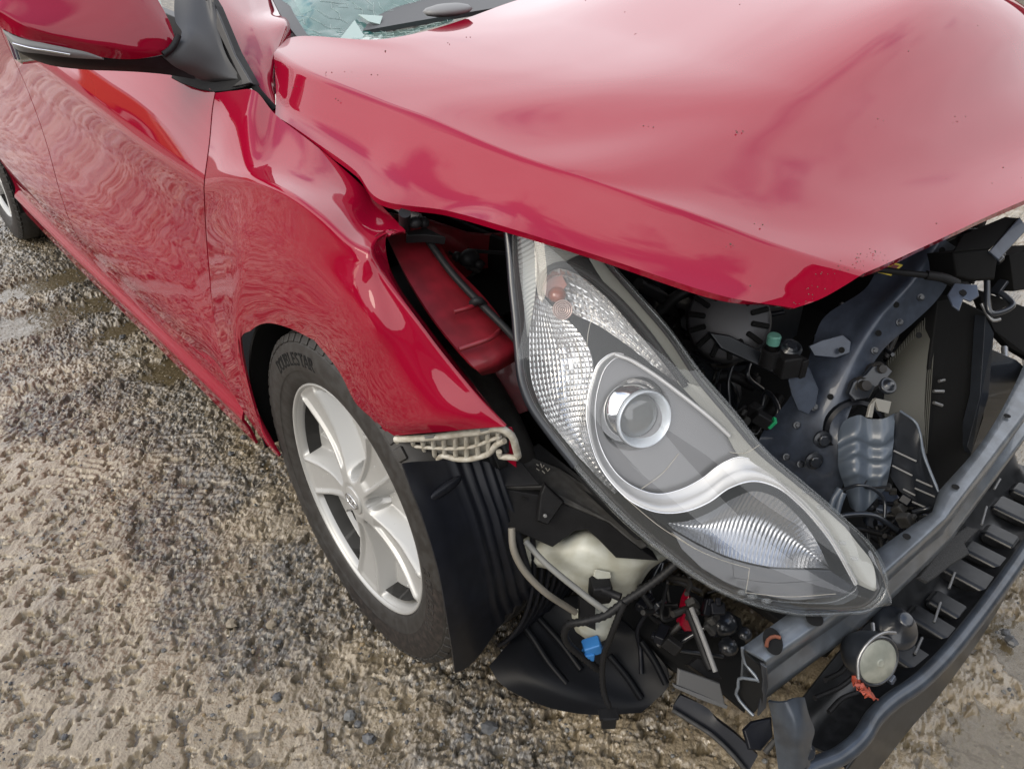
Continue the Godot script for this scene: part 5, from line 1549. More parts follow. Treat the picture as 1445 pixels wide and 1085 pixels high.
	panel("air_duct", [
		"-257.7,452.8,539.9 -244.7,468.3,537.8 -231.9,483.9,551.6 -214.2,476,566.6 -207.8,481.9,583.3 -184.4,486.6,592.2",
		"-269.8,438.4,549.9 -264.2,446.3,556 -254.5,459.1,569.5 -233.4,446.2,584 -227.3,451.4,601 -204.9,457.8,607.4",
		"-267.3,431.4,550.3 -261.6,439.4,556.5 -251.8,452.2,570 -230.7,439.2,584.5 -224.6,444.4,601.6 -202.1,450.9,608.1",
		"-274.3,415.9,557.9 -272.4,426.1,566.7 -263.5,439.1,579.3 -242.9,425,594.4 -236.8,430.3,611.3 -216.1,436.7,616.2",
		"-272.2,407.8,558.9 -270.3,418.1,567.6 -261.3,431.1,580.3 -240.7,417,595.4 -234.5,422.4,612.4 -213.7,428.7,617.3",
		"-280.8,391.6,573.7 -281,401,581.3 -275,411.3,593.6 -254.9,398,607.5 -249.6,405.5,621.9 -230.7,411.8,625.3",
		"-277.1,383.4,576.3 -277.3,392.9,583.8 -272,403.3,595.5 -252.8,389.9,608.7 -249.1,397.4,621.5 -229.7,402.7,626.2",
		"-279.6,345.8,599.6 -284.9,347.8,609.2 -283.5,346.4,619.8 -265.9,351.6,623 -256.7,365.7,626.7 -233.8,376.8,629.4"], 0.003, Vector3(-0.4, 0.3, 0.8), duct, 0.006)
	panel("duct_cheek", [
		"-190.3,488.5,593.2 -186,494.3,600 -192.9,489,630.9 -195.1,476.7,639.9 -212,456.7,658.7 -240.3,423.1,703.5",
		"-195.6,465.4,601 -198.1,461.6,610.2 -201.7,461.2,631.5 -204.7,454.8,642.6 -212.3,436.3,660.4 -241.8,409.6,706.1",
		"-208,428.5,614.7 -211.6,422,625.3 -213,418.7,643.1 -215,412.4,655 -224.2,400,674 -237.1,396.4,706",
		"-220,394.2,626.4 -223.6,385.9,638.6 -227.4,377.1,659.2 -224.2,374.7,672.3 -228.2,373.9,685.6 -232.9,382,706.4"], 0.003, Vector3(-0.4, 0.3, 0.8), mats["black_metal"], 0.012)
	hose("duct_edge", "-189.2,497,599.6 -195.2,491.1,630.1 -197.9,478.6,640.6 -213.8,459.8,657.4 -229.3,440.3,681.9 -242.1,424.4,703.9", 0.002, duct)
	for q in ["-216.2,440.5,617.5 -217.5,441.4,654.4", "-224.3,418.5,625.1 -224.6,418,657.6", "-226.6,415.6,665.9 -231.9,420.8,692.1", "-228.8,401,668.9 -238,409.9,701.2", "-235.7,379.7,673.7 -238.7,383.9,699.5", "-230.1,390.1,653.3 -228.5,388.2,672.6"]:
		hose("duct_slot", q, 0.0016, mats["bare_grey"])
	plate("pale_bracket", "-247.2,498.6,573.2 -236.7,514.6,568.4 -225,524,570.7 -209.5,519.2,588.9 -220,503.2,593.7 -230,507,581.2 -228.3,520.2,571 -241.8,497.7,579", 0.006, Vector3(-0.4, 0.4, 0.8), mat("zinc", lin(0.32, 0.31, 0.28), 0.45, 0.4), null, 0.001)
	var boot := Shape.new()
	boot.lathe([Vector2(0.05, -0.05), Vector2(0.05, 0.0), Vector2(0.044, 0.004), Vector2(0.040, -0.01)], frame_to(Vector3(-0.2086, 0.4414, 0.5459), Vector3(-0.6, 0.3, 0.7)), 32, true)
	put("rubber_boot", boot, mats["liner"], car)
	for q in ["-352.5,366.2,596.3 -336.9,389.7,589.3 -322.3,403.8,590", "-347.9,361.5,604.6 -328.6,389.7,596.9 -321,399.1,595.4"]:
		hose("duct_fin", q, 0.006, duct)
	var low := Shape.new()
	low.box(Vector3(-0.1996, 0.3061, 0.6265), Vector3(0.06, 0.05, 0.05), 0.008, Basis(Vector3.UP, 0.4))
	put("bracket_foot", low, grey, car)

func clutter() -> void:
	# wires, clips and screws that fill the dark of the bay
	var rng := RandomNumberGenerator.new()
	rng.seed = 52
	var zones := [[Vector3(-0.2887, 0.5960, 0.1898), Vector3(-0.1697, 0.4239, 0.3542), 16], [Vector3(-0.2785, 0.4020, 0.2753), Vector3(-0.2253, 0.3252, 0.4245), 10], [Vector3(-0.0210, 0.5570, 0.3697), Vector3(0.0285, 0.4560, 0.5371), 6], [Vector3(-0.3023, 0.3904, 0.5877), Vector3(-0.2057, 0.3160, 0.6929), 10], [Vector3(-0.6357, 0.3165, 0.4169), Vector3(-0.5410, 0.2068, 0.5682), 14], [Vector3(-0.1599, 0.3600, 0.6951), Vector3(-0.2983, 0.3233, 0.6513), 6], [Vector3(0.0574, 0.6877, 0.5180), Vector3(0.1671, 0.6136, 0.6187), 8], [Vector3(-0.6601, 0.7443, -0.0197), Vector3(-0.5764, 0.6561, 0.0539), 4]]
	var pick := func(a: Vector3, b: Vector3) -> Vector3:
		return Vector3(lerpf(a.x, b.x, rng.randf()), lerpf(a.y, b.y, rng.randf()), lerpf(a.z, b.z, rng.randf()))
	for q in zones:
		for k in int(q[2] * 1.7):
			var p: Vector3 = pick.call(q[0], q[1])
			if k % 2 == 0:
				var path := PackedVector3Array([p])
				for j in 3:
					p += Vector3(rng.randf_range(-0.05, 0.05), rng.randf_range(-0.05, 0.03), rng.randf_range(-0.05, 0.05))
					path.append(p)
				var s := Shape.new()
				s.tube(smooth(path, 0.008), rng.randf_range(0.0018, 0.0055), 7)
				put("wire", s, mats[["black_plastic", "liner", "black_metal", "rubber"][rng.randi_range(0, 3)]], car)
			else:
				var s := Shape.new()
				var b := Basis(Vector3(rng.randf_range(-1, 1), rng.randf_range(-1, 1), rng.randf_range(-1, 1)).normalized(), rng.randf() * 3.0)
				s.box(p, Vector3(rng.randf_range(0.012, 0.034), rng.randf_range(0.008, 0.02), rng.randf_range(0.008, 0.024)), 0.003, b)
				s.box(p + b * Vector3(0.008, 0.008, 0.0), Vector3(0.012, 0.012, 0.008), 0.002, b)
				put("clip", s, mats[["black_plastic", "black_metal", "liner", "dusty_plastic"][rng.randi_range(0, 3)]], car)
	for q in [Vector3(0.0040, 0.6750, 0.5377), Vector3(-0.0582, 0.6321, 0.5359), Vector3(-0.1046, 0.6002, 0.5305), Vector3(-0.1573, 0.5637, 0.5235), Vector3(-0.2448, 0.4715, 0.4864), Vector3(-0.2616, 0.4347, 0.4717), Vector3(-0.2820, 0.3791, 0.5029), Vector3(-0.2875, 0.3830, 0.4783)]:
		bolt(q, Vector3(-0.5, 0.6, 0.6), 0.0042, mats["black_metal"], car)

func nose() -> void:
	var steel: Material = mats["beam_metal"]
	# bumper beam: closed section, bowed across the car; the near end is open
	var rt := pts("-691.1,400,653.7 -609.5,405,666 -496.2,411,684.1 -384.4,420,701.2 -301.5,430,717.6 -252.6,435,706.1 -93.1,442,705 139.6,450,678.6 420,460,620")
	var ft := pts("-688.8,400,687 -606.8,403,701.4 -517.1,411,717.2 -380.5,424,730.9 -301.4,430,738 -282.5,432,737.8 -115.3,437,731 88.6,445,720.4 430,460,690")
	var fb := pts("-663.9,294.3,687 -580.4,316.4,706 -464.9,299.1,718 -339.6,334.7,737 -228.8,323.9,741 -214.8,330.9,742 -100.7,388.1,745 60.4,415.2,742 430,370,690")
	var st := []
	for k in rt.size():
		var dn := fb[k] - ft[k]
		var bk := (rt[k] - ft[k])
		st.append(PackedVector3Array([rt[k] + dn, rt[k] + dn * 0.55, rt[k], ft[k] + bk * 0.12 - dn * 0.03, ft[k], ft[k] + dn * 0.3, ft[k] + dn * 0.45 + bk * 0.25, ft[k] + dn * 0.62 + bk * 0.25, ft[k] + dn * 0.75, fb[k], fb[k] + bk * 0.5]))
	var beam := Shape.new()
	sheet(beam, net(st, 0.02, [2, 3, 4, 5, 6, 7, 8, 9], [4, 5]), 0.0035, Vector3(-0.2, 1, 1))
	put("bumper_beam", beam, steel, car)
	plate("beam_mouth", "-699.9,403.8,660.9 -695.7,395.4,680.3 -695.8,387.7,692 -706.4,351.1,702.1 -707.6,320.9,695.7 -699.6,324.2,667.5 -697,350,663.1 -696.2,365.4,674.3", 0.002, Vector3(-1, 0, 0.2), mats["dark"], null, 0.0)
	hose("beam_flange", "-695.6,404.7,655.9 -695.7,391.5,659.5 -696.4,383.2,664.7 -698.1,377.4,681.3 -699.1,373.3,688.9", 0.0022, steel)
	hose("beam_flange", "-699,375.7,688.4 -700.5,367.5,676.6 -702.2,356.2,664.2 -705.6,345.3,667.6 -707.6,334,667.8 -709.7,325.8,684.6 -710.7,324,698.1", 0.0022, steel)
	plate("end_plate", "-698.4,402.3,684.6 -696.6,402.8,692.3 -700.5,386.5,700.1 -705.1,345.2,708.6 -713.8,331.7,704.7 -705.4,356.3,698.4 -700.4,381.8,693", 0.006, Vector3(-0.7, 0.1, 0.7), mats["black_metal"])
	for q in [[Vector3(-0.2308, 0.4385, 0.7204), 0.0055], [Vector3(0.0097, 0.4475, 0.7075), 0.0055], [Vector3(-0.3771, 0.4275, 0.7142), 0.0055], [Vector3(-0.5937, 0.4110, 0.6962), 0.011]]:
		var h := Shape.new()
		h.lathe([Vector2(q[1], 0.0), Vector2(q[1], 0.001), Vector2(0, 0.001)], frame_to(q[0], Vector3.UP), 18, true)
		put("beam_hole", h, mats["dark"], car)
	var h := Shape.new()
	h.lathe([Vector2(0.016, 0.0), Vector2(0.016, 0.001), Vector2(0, 0.001)], Transform3D(Basis(Vector3.UP, 0.7) * Basis.from_scale(Vector3(1.3, 1, 0.75)), Vector3(-0.6599, 0.4060, 0.6768)), 24, true)
	put("beam_slot", h, mats["dark"], car)
	hose("rusty_rim", "-674.4,408.5,676.3 -664.7,408.5,672.2 -653.2,408.5,675.3 -649.8,408.5,681.3", 0.0025, mats["rust"])
	# leg of the beam and the lower tube
	panel("beam_leg", [
		"-690.6,339,702.9 -688.6,346.5,714.2 -682,352.5,722.9 -670.4,351.7,726.1 -653.9,343.4,732.3",
		"-691.8,315.6,714.7 -691.7,324.8,722.8 -688,336.2,732.1 -678.1,337.6,739.7 -658,325.3,744.7",
		"-692.5,285.7,724.6 -691.5,295.1,733.2 -690.7,309.2,745.6 -682.1,310.7,752.1 -656.6,304.1,756.9",
		"-692.3,257.7,733.6 -691.2,265.8,743.5 -688.3,275.4,753.8 -678.2,279.9,758.9 -659.3,279.4,760.2",
		"-693.3,225.5,745.3 -693.1,234.5,753.6 -688.1,239.4,761.9 -678.5,242.5,767.8 -664.3,246.8,768.7"], 0.004, Vector3(-0.5, 0.2, 0.8), mats["tube_metal"], 0.01)
	bolt(Vector3(-0.6615, 0.2607, 0.7588), Vector3(-0.3, 0.6, 0.7), 0.008, mats["black_metal"], car)
	bolt(Vector3(-0.6745, 0.2484, 0.7580), Vector3(-0.3, 0.6, 0.7), 0.008, mats["black_metal"], car)
	hose("lower_tube", "-667.3,200,756.5 -643.4,205,763.6 -599.2,215,784.8 -556,220,792.1 -517.6,220,789.6 -481.1,220,792.9 -413.8,220,807.2 -337.8,220,815 -245.8,220,818.3 -148.2,220,819.4 -23.2,220,819.1 121.8,220,816 600,220,640", 0.0125, mats["tube_metal"], null, 16)
	# undertray and its skirt
	var tray: Material = mat("tray_plastic", lin(0.017, 0.018, 0.02), 0.3, 0.0, 0.0, noise_tex(0.02, 50, Color(0.6, 0.6, 0.6), Color.WHITE, 5), 4.0)
	panel("undertray", [
		"-610.3,185,699 -582.6,165,737.3 -579.3,175,776.9 -593.4,190,796.3 -490.5,80,816.5",
		"-543.2,185,698.6 -504.8,160,735.3 -506.3,175,782.3 -506.4,195,796.2 -384.6,85,820.6",
		"-411.7,190,695.9 -380.8,155,742.9 -401.3,175,777.9 -416.8,195,798.9 -284.6,85,826.7",
		"-271.9,195,703.9 -255.9,155,750.2 -290.1,175,791.5 -302.9,195,812.8 -160.9,85,828.9",
		"-132.8,200,695.5 -125,155,753.1 -164.2,175,795.7 -175.3,195,816.3 -43.1,85,826.2",
		"48,200,685.3 44.9,155,750.2 -14.4,175,794.9 -32,195,815.5 106.1,85,818.4",
		"331.8,200,690.2 273.2,155,752.5 195,175,796.7 169.8,195,816.2 315.3,85,820",
		"300,200,640 350,155,720 360,175,745 370,195,760 380,80,770"], 0.004, Vector3(-0.2, 1, 0.2), tray, 0.014, [3])
	var pc := smooth(PackedVector3Array([Vector3(-0.3287, 0.1660, 0.7654), Vector3(-0.2603, 0.1660, 0.7678), Vector3(-0.1345, 0.1660, 0.7705), Vector3(0.0212, 0.1660, 0.7705), Vector3(0.2368, 0.1660, 0.7711)]), 0.002)
	for k in 8:
		var at: Vector3 = pc[int((pc.size() - 2) * clampf(k + [0.0, 0.12, -0.1, 0.08, 0.0, -0.12, 0.1, 0.0][k], 0.0, 7.0) / 7.0)]
		var along: Vector3 = (pc[int((pc.size() - 2) * k / 7.0) + 1] - at).normalized()
		var side := along.cross(Vector3.UP).normalized()
		var pk := Shape.new()
		pk.box(at, Vector3(0.058 if k % 3 == 0 else 0.047, 0.022 + 0.005 * (k % 2), 0.096 - 0.017 * (k % 3)), 0.009, Basis(along, Vector3.UP, -side))
		put("tray_pocket", pk, tray, car)
	for q in ["-241.5,180,770.8 -191.1,180,760.4", "-326.3,180,776.3 -287.8,180,770.9", "43.9,192,736.1 102.7,192,723.5", "-148.2,180,757.2 -106.3,182,749.5", "169,192,714 205.4,195,710.9", "-282.7,180,737.1 -256.3,180,733.6"]:
		hose("tray_slot", q, 0.0022, mats["bare_grey"])
	plate("felt_pad", "-251.6,260,725.9 -246.2,255,741.1 -226,255,745.2 -177.5,255,751.7 -127.8,255,762.2 -116.2,260,748.1 -63.3,265,752.2 -94.1,280,735.6 -143,280,727.8", 0.012, Vector3(-0.1, 0.9, 0.5), mat("felt", lin(0.07, 0.07, 0.07), 0.95, 0.0, 0.0, noise_tex(0.15, 60, Color(0.4, 0.4, 0.4), Color.WHITE, 3), 6.0), null, 0.004)
	plate("lower_shield", "-621.6,170,401 -570.8,220,402.4 -504.6,200,447.2 -480.3,190,552.2 -520,150,602.2 -560.2,100,630.4 -571.3,120,588.7 -603.6,130,515.4 -603.9,130,459", 0.01, Vector3(-0.2, 1, 0.2), mats["dark"], null, 0.002)
	# two horns
	var horn := Node3D.new()
	horn.name = "horn"
	car.add_child(horn, true)
	var hx := frame_to(Vector3(-0.5128, 0.3205, 0.7671), Vector3(-0.35, 0.45, 0.85))
	var s := Shape.new()
	s.lathe([Vector2(0.02, -0.05), Vector2(0.03, -0.035), Vector2(0.036, -0.02), Vector2(0.0365, -0.004), Vector2(0.035, 0.0), Vector2(0.0325, 0.001), Vector2(0.031, -0.002)], hx, 40)
	put("body", s, mats["black_metal"], horn)
	s = Shape.new()
	s.lathe([Vector2(0.0312, -0.002), Vector2(0.030, 0.001), Vector2(0.016, 0.0035), Vector2(0.0065, 0.004), Vector2(0.006, 0.0055), Vector2(0.0035, 0.006), Vector2(0.0, 0.005)], hx, 40)
	put("diaphragm", s, mat("zinc_disc", lin(0.42, 0.42, 0.36), 0.5, 0.35, 0.0, noise_tex(0.01, 70, Color(0.7, 0.72, 0.72), Color.WHITE, 4), 5.0), horn)
	hose("rim", "-564.2,327.6,762.8 -554.4,349.5,752.1 -534.5,369,752.6 -508.3,370.1,759.2 -488.9,361.8,768", 0.0022, mats["steel"], horn)
	s = Shape.new()
	s.box(Vector3(-0.4850, 0.2747, 0.7846), Vector3(0.012, 0.022, 0.01), 0.002, Basis(Vector3.BACK, 0.6))
	put("bracket", s, mats["grey_metal"], horn)
	var horn2 := Node3D.new()
	horn2.name = "horn"
	car.add_child(horn2, true)
	s = Shape.new()
	hx = frame_to(Vector3(-0.4166, 0.3049, 0.7548), Vector3(-0.15, 0.95, 0.3))
	s.lathe([Vector2(0.0, -0.018), Vector2(0.032, -0.018), Vector2(0.034, -0.012), Vector2(0.032, -0.006), Vector2(0.026, 0.004), Vector2(0.014, 0.009), Vector2(0.012, 0.022), Vector2(0.009, 0.026), Vector2(0.0, 0.026)], hx, 36)
	put("body", s, mats["black_metal"], horn2)
	hose("horn_wire", "-459.3,323.2,732.2 -481.1,322.9,745 -498.4,329.8,755.6", 0.003, mats["steel"])
	# lower bits at the near corner
	plate("grey_flap", "-689.5,269.8,571.7 -675.6,269.2,601 -665.4,269.6,626.1 -665.3,233.9,641.9 -679.1,235.9,611.4 -694.3,240.7,577.2", 0.006, Vector3(-0.4, 0.5, 0.8), mat("grey_flap", lin(0.085, 0.085, 0.085), 0.6), null, 0.002)
	plate("flap_foot", "-697.7,244.2,574.2 -679.1,240.2,610.8 -663.9,236.5,644 -667.3,232.3,644.7 -683.3,234.3,612.3 -698.9,239.9,577", 0.01, Vector3(-0.4, 0.6, 0.7), mat("grey_flap", lin(0.085, 0.085, 0.085), 0.6), null, 0.001)
	plate("flap_back", "-652.9,240.3,566.4 -632.8,240.5,568.3 -625.6,242,589.6 -635.8,240.2,614.4 -651.1,240.3,600.5", 0.02, Vector3(-0.3, 0.8, 0.5), mats["black_plastic"])
	panel("lower_arm", [
		"-706.7,203.4,583.1 -698.6,212.8,582 -689.8,220.6,583",
		"-697.2,197,613.6 -684.2,209,614.7 -673.2,213.2,620.8",
		"-689.7,191.8,641.1 -683,200.3,639.7 -676.2,208.7,638.3",
		"-685.2,181,671 -677.7,191.1,668.8 -670.2,201.1,666.6",
		"-683.1,165.6,702.9 -675,173.9,702.9 -663.9,185.5,702.5"], 0.012, Vector3(-0.4, 0.7, 0.6), mats["liner"], 0.012)
	hose("arm_edge", "-712.6,211.6,586.5 -703.2,205.5,616.8 -695.9,200.4,644 -691.5,189.8,673.7 -689.8,173.8,705.7", 0.0032, mats["dusty_plastic"])
	plate("arm_plate", "-671.4,224.8,676.8 -651.9,225.4,677.7 -635.5,239.5,696.1 -657.2,235.3,712.6 -676.6,219.2,709.4 -682,211.3,695.4", 0.01, Vector3(-0.3, 0.8, 0.5), mats["liner"], null, 0.003)
	hose("arm_link", "-680,227.2,715.3 -664,240.8,717.7", 0.004, mats["dusty_plastic"])
	hose("strut_bar", "-612.1,302.5,531.6 -627,292.4,559.5 -636.4,273,584.5 -645.7,257.6,606", 0.004, mats["bare_grey"])
	hose("strut_sleeve", "-604.4,282.9,523.7 -619.7,271.5,552.4 -629.1,251.7,577.8 -636.9,242.8,594.9", 0.007, mats["black_plastic"])
	plate("red_tow_cover", "-591.8,222.1,508.5 -571.7,254.1,498.2 -561.6,265.3,497.2 -566.7,235.2,519.5 -576.4,213.6,530.1 -589.8,213.6,518", 0.02, Vector3(-0.4, 0.3, 0.8), mats["red_paint"], null, 0.004)
	for q in ["-539.7,200,738.6 -502.8,200,741.1 -472.1,200,753.1 -442.9,200,755.3", "-549.4,220,716.8 -498.2,210,730.6 -456.9,200,734.2", "-535.3,250,718.4 -491.3,240,725 -466.2,240,723"]:
		hose("nose_wire", q, 0.004, mats["black_plastic"])
	var knob := Shape.new()
	knob.ball(Vector3(-0.5481, 0.1946, 0.5726), Vector3(0.016, 0.014, 0.016))
	knob.ball(Vector3(-0.4890, 0.1700, 0.5672), Vector3(0.014, 0.012, 0.014))
	knob.ball(Vector3(-0.5085, 0.1848, 0.5364), Vector3(0.025, 0.02, 0.025))
	put("suspension_joint", knob, mats["black_metal"], car)
	var mass := Shape.new()
	mass.ball(Vector3(-0.5329, 0.1140, 0.4158), Vector3(0.07, 0.06, 0.07))
	put("fog_lamp_shell", mass, mats["dark"], car)

func surroundings() -> void:
	# torn red plastic caught on the horn
	var rng := RandomNumberGenerator.new()
	rng.seed = 9
	var g := []
	var ctrl := net(stations(["-548,301.2,752.5 -543.3,303.6,754.5 -540.1,301.2,759.6", "-556.9,302,759.9 -550.5,303.6,764.2 -538.7,291.5,769.6", "-555.5,295.6,766.9 -548.1,296.3,772.9 -534.5,285,779.2", "-552.7,289.2,775.1 -546,288.3,782 -532.3,276.9,788.4"]), 0.005)
	for row in ctrl:
		var rr := PackedVector3Array()
		for p in row:
			rr.append(p + Vector3(rng.randf_range(-1, 1), rng.randf_range(-1, 1), rng.randf_range(-1, 1)) * 0.0035)
		g.append(rr)
	var s := Shape.new()
	sheet(s, g, 0.001, Vector3(-0.3, 0.5, 0.8))
	tag(put("torn_plastic_scrap", s, mat("torn_red", lin(0.30, 0.055, 0.03), 0.45)), "crumpled scrap of torn red plastic hanging under the round horn", "scrap")
	stones()
	specks()
	# what stands round the yard, outside the frame but mirrored in the paint
	var night := mat("dark_paint", lin(0.02, 0.018, 0.03), 0.3, 0.0, 1.0)
	parked("parked_car", night, Vector3(-3.9, 0, 1.2), 0.12, "dark car parked across the yard, mirrored in the red wing", "car")
	parked("parked_car", mat("plum_paint", lin(0.10, 0.008, 0.05), 0.3, 0.0, 1.0), Vector3(-4.9, 0, -4.2), 0.05, "plum coloured car parked across the yard, mirrored in the red door", "car")
	lorry()
	var shed := Node3D.new()
	shed.name = numbered("workshop_shed")
	add_child(shed)
	tag(shed, "long dark brick workshop with pale windows beyond the far side of the bonnet", "building")
	s = Shape.new()
	s.box(Vector3(20.0, 2.0, -2.0), Vector3(22.0, 4.0, 5.0), 0.02, Basis(Vector3.UP, -0.9))
	put("wall", s, mat("shed_wall", lin(0.10, 0.03, 0.03), 0.8), shed)
	s = Shape.new()
	s.box(Vector3(20.0, 4.15, -2.0), Vector3(22.6, 0.3, 5.6), 0.02, Basis(Vector3.UP, -0.9))
	put("roof", s, mat("shed_roof", lin(0.06, 0.06, 0.065), 0.7), shed)
	var hall := Node3D.new()
	hall.name = numbered("corrugated_hall")
	add_child(hall)
	tag(hall, "tall dark corrugated hall in front of the car's nose, mirrored in the lamp glass", "building")
	s = Shape.new()
	s.box(Vector3(5.0, 2.2, 10.0), Vector3(17.0, 4.4, 6.0), 0.02)
	put("wall", s, mat("hall_wall", lin(0.07, 0.08, 0.085), 0.7), hall)
	s = Shape.new()
	s.box(Vector3(5.0, 4.5, 10.0), Vector3(17.6, 0.2, 6.6), 0.02)
	put("roof", s, mat("shed_roof", lin(0.06, 0.06, 0.065), 0.7), hall)
	for k in 40:
		s = Shape.new()
		s.box(Vector3(-3.3 + k * 0.42, 2.2, 6.97), Vector3(0.12, 4.3, 0.05), 0.01)
		put("rib", s, mat("hall_wall", lin(0.07, 0.08, 0.085), 0.7), hall)
	for k in 7:
		s = Shape.new()
		var bb := Basis(Vector3.UP, -0.9)
		s.box(Vector3(20.0, 2.4, -2.0) + bb * Vector3(-9.0 + 3.0 * k, 0, 2.52), Vector3(1.3, 1.8, 0.08), 0.01, bb)
		put("window", s, mat("pale_window", lin(0.7, 0.7, 0.7), 0.1, 0.0, 1.0), shed)

# a plain saloon: body, cabin glass, four wheels
func parked(called: String, paint: Material, at: Vector3, turn: float, label: String, cat: String) -> void:
	var o := Node3D.new()
	o.name = numbered(called)
	add_child(o)
	o.position = at
	o.rotation.y = turn
	tag(o, label, cat)
	var rows := []
	for q in [[-2.1, 0.45, 0.75], [-1.95, 0.25, 0.88], [-1.2, 0.2, 0.95], [0.9, 0.2, 0.93], [1.9, 0.25, 0.78], [2.1, 0.4, 0.65]]:
		var row := PackedVector3Array()
		for a in 13:
			var an := PI * a / 12.0
			var x := -cos(an)
			row.append(Vector3(signf(x) * pow(absf(x), 0.35) * 0.86, lerpf(q[1], q[2], pow(sin(an), 0.5)), q[0]))
		rows.append(row)
	var s := Shape.new()
	s.grid(net(rows, 0.08), Vector3.UP)
	put("body", s, paint, o)
	s = Shape.new()
	rows = []
	for q in [[-1.5, 0.9, 0.92], [-1.1, 0.9, 1.3], [-0.3, 0.9, 1.45], [0.4, 0.9, 1.38], [1.1, 0.88, 0.92]]:
		var row := PackedVector3Array()
		for a in 13:
			var an := PI * a / 12.0
			var x := -cos(an)
			row.append(Vector3(signf(x) * pow(absf(x), 0.4) * lerpf(0.8, 0.6, q[2] - 0.9), lerpf(q[1], q[2], pow(sin(an), 0.4)), q[0]))
		rows.append(row)
	s.grid(net(rows, 0.08), Vector3.UP)
	put("cabin", s, mat("tinted_glass", lin(0.02, 0.024, 0.026), 0.05, 0.0, 1.0), o)
	for q in [Vector3(-0.78, 0.31, -1.3), Vector3(0.78, 0.31, -1.3), Vector3(-0.78, 0.31, 1.3), Vector3(0.78, 0.31, 1.3)]:
		s = Shape.new()
		s.lathe([Vector2(0.2, -0.1), Vector2(0.31, -0.08), Vector2(0.31, 0.08), Vector2(0.2, 0.1), Vector2(0.0, 0.08)], frame_to(q, Vector3(signf(q.x), 0, 0)), 24, true)
		put("wheel", s, mats["rubber"], o)

func lorry() -> void:
	var o := Node3D.new()
	o.name = numbered("striped_lorry")
	add_child(o)
	o.position = Vector3(-11.5, 0, -25.0)
	o.rotation.y = 0.5
	tag(o, "lorry with orange, yellow and purple stripes, mirrored in the door above its crease", "lorry")
	var tones := [lin(0.14, 0.01, 0.12), lin(0.55, 0.17, 0.01), lin(0.62, 0.36, 0.02), lin(0.6, 0.58, 0.55)]
	var hs := [[0.7, 0.7], [1.3, 0.5], [1.65, 0.2], [2.2, 0.9]]
	for k in 4:
		var s := Shape.new()
		s.box(Vector3(0, hs[k][0], 0), Vector3(2.3, hs[k][1], 6.0), 0.02)
		put("stripe_panel", s, mat("stripe_%d" % k, tones[k], 0.4, 0.0, 0.5), o)
	var s := Shape.new()
	s.box(Vector3(0, 1.3, 3.9), Vector3(2.1, 1.7, 1.5), 0.15)
	put("cab", s, mats["stripe_1"], o)
	for q in [Vector3(-1.0, 0.45, -2.0), Vector3(1.0, 0.45, -2.0), Vector3(-1.0, 0.45, 3.6), Vector3(1.0, 0.45, 3.6)]:
		s = Shape.new()
		s.lathe([Vector2(0.25, -0.12), Vector2(0.45, -0.1), Vector2(0.45, 0.1), Vector2(0.25, 0.12), Vector2(0.0, 0.1)], frame_to(q, Vector3(signf(q.x), 0, 0)), 24, true)
		put("wheel", s, mats["rubber"], o)

func stone_shape(sd: int, flat := 0.6) -> Shape:
	var rng := RandomNumberGenerator.new()
	rng.seed = sd
	var s := Shape.new()
	var g := []
	for r in 6:
		var row := PackedVector3Array()
		for k in 8:
			var el := -PI / 2 + PI * r / 5.0
			var az := TAU * k / 7.0
			row.append(Vector3(cos(el) * cos(az), sin(el) * flat, cos(el) * sin(az)) * rng.randf_range(0.72, 1.12))
		row[7] = row[0]
		if r == 0 or r == 5:
			for k in 8:
				row[k] = row[0]
		g.append(row)
	for r in 5:
		for k in 7:
			s.quad(g[r][k], g[r][k + 1], g[r + 1][k + 1], g[r + 1][k], g[r][k] + g[r + 1][k + 1])
	return s

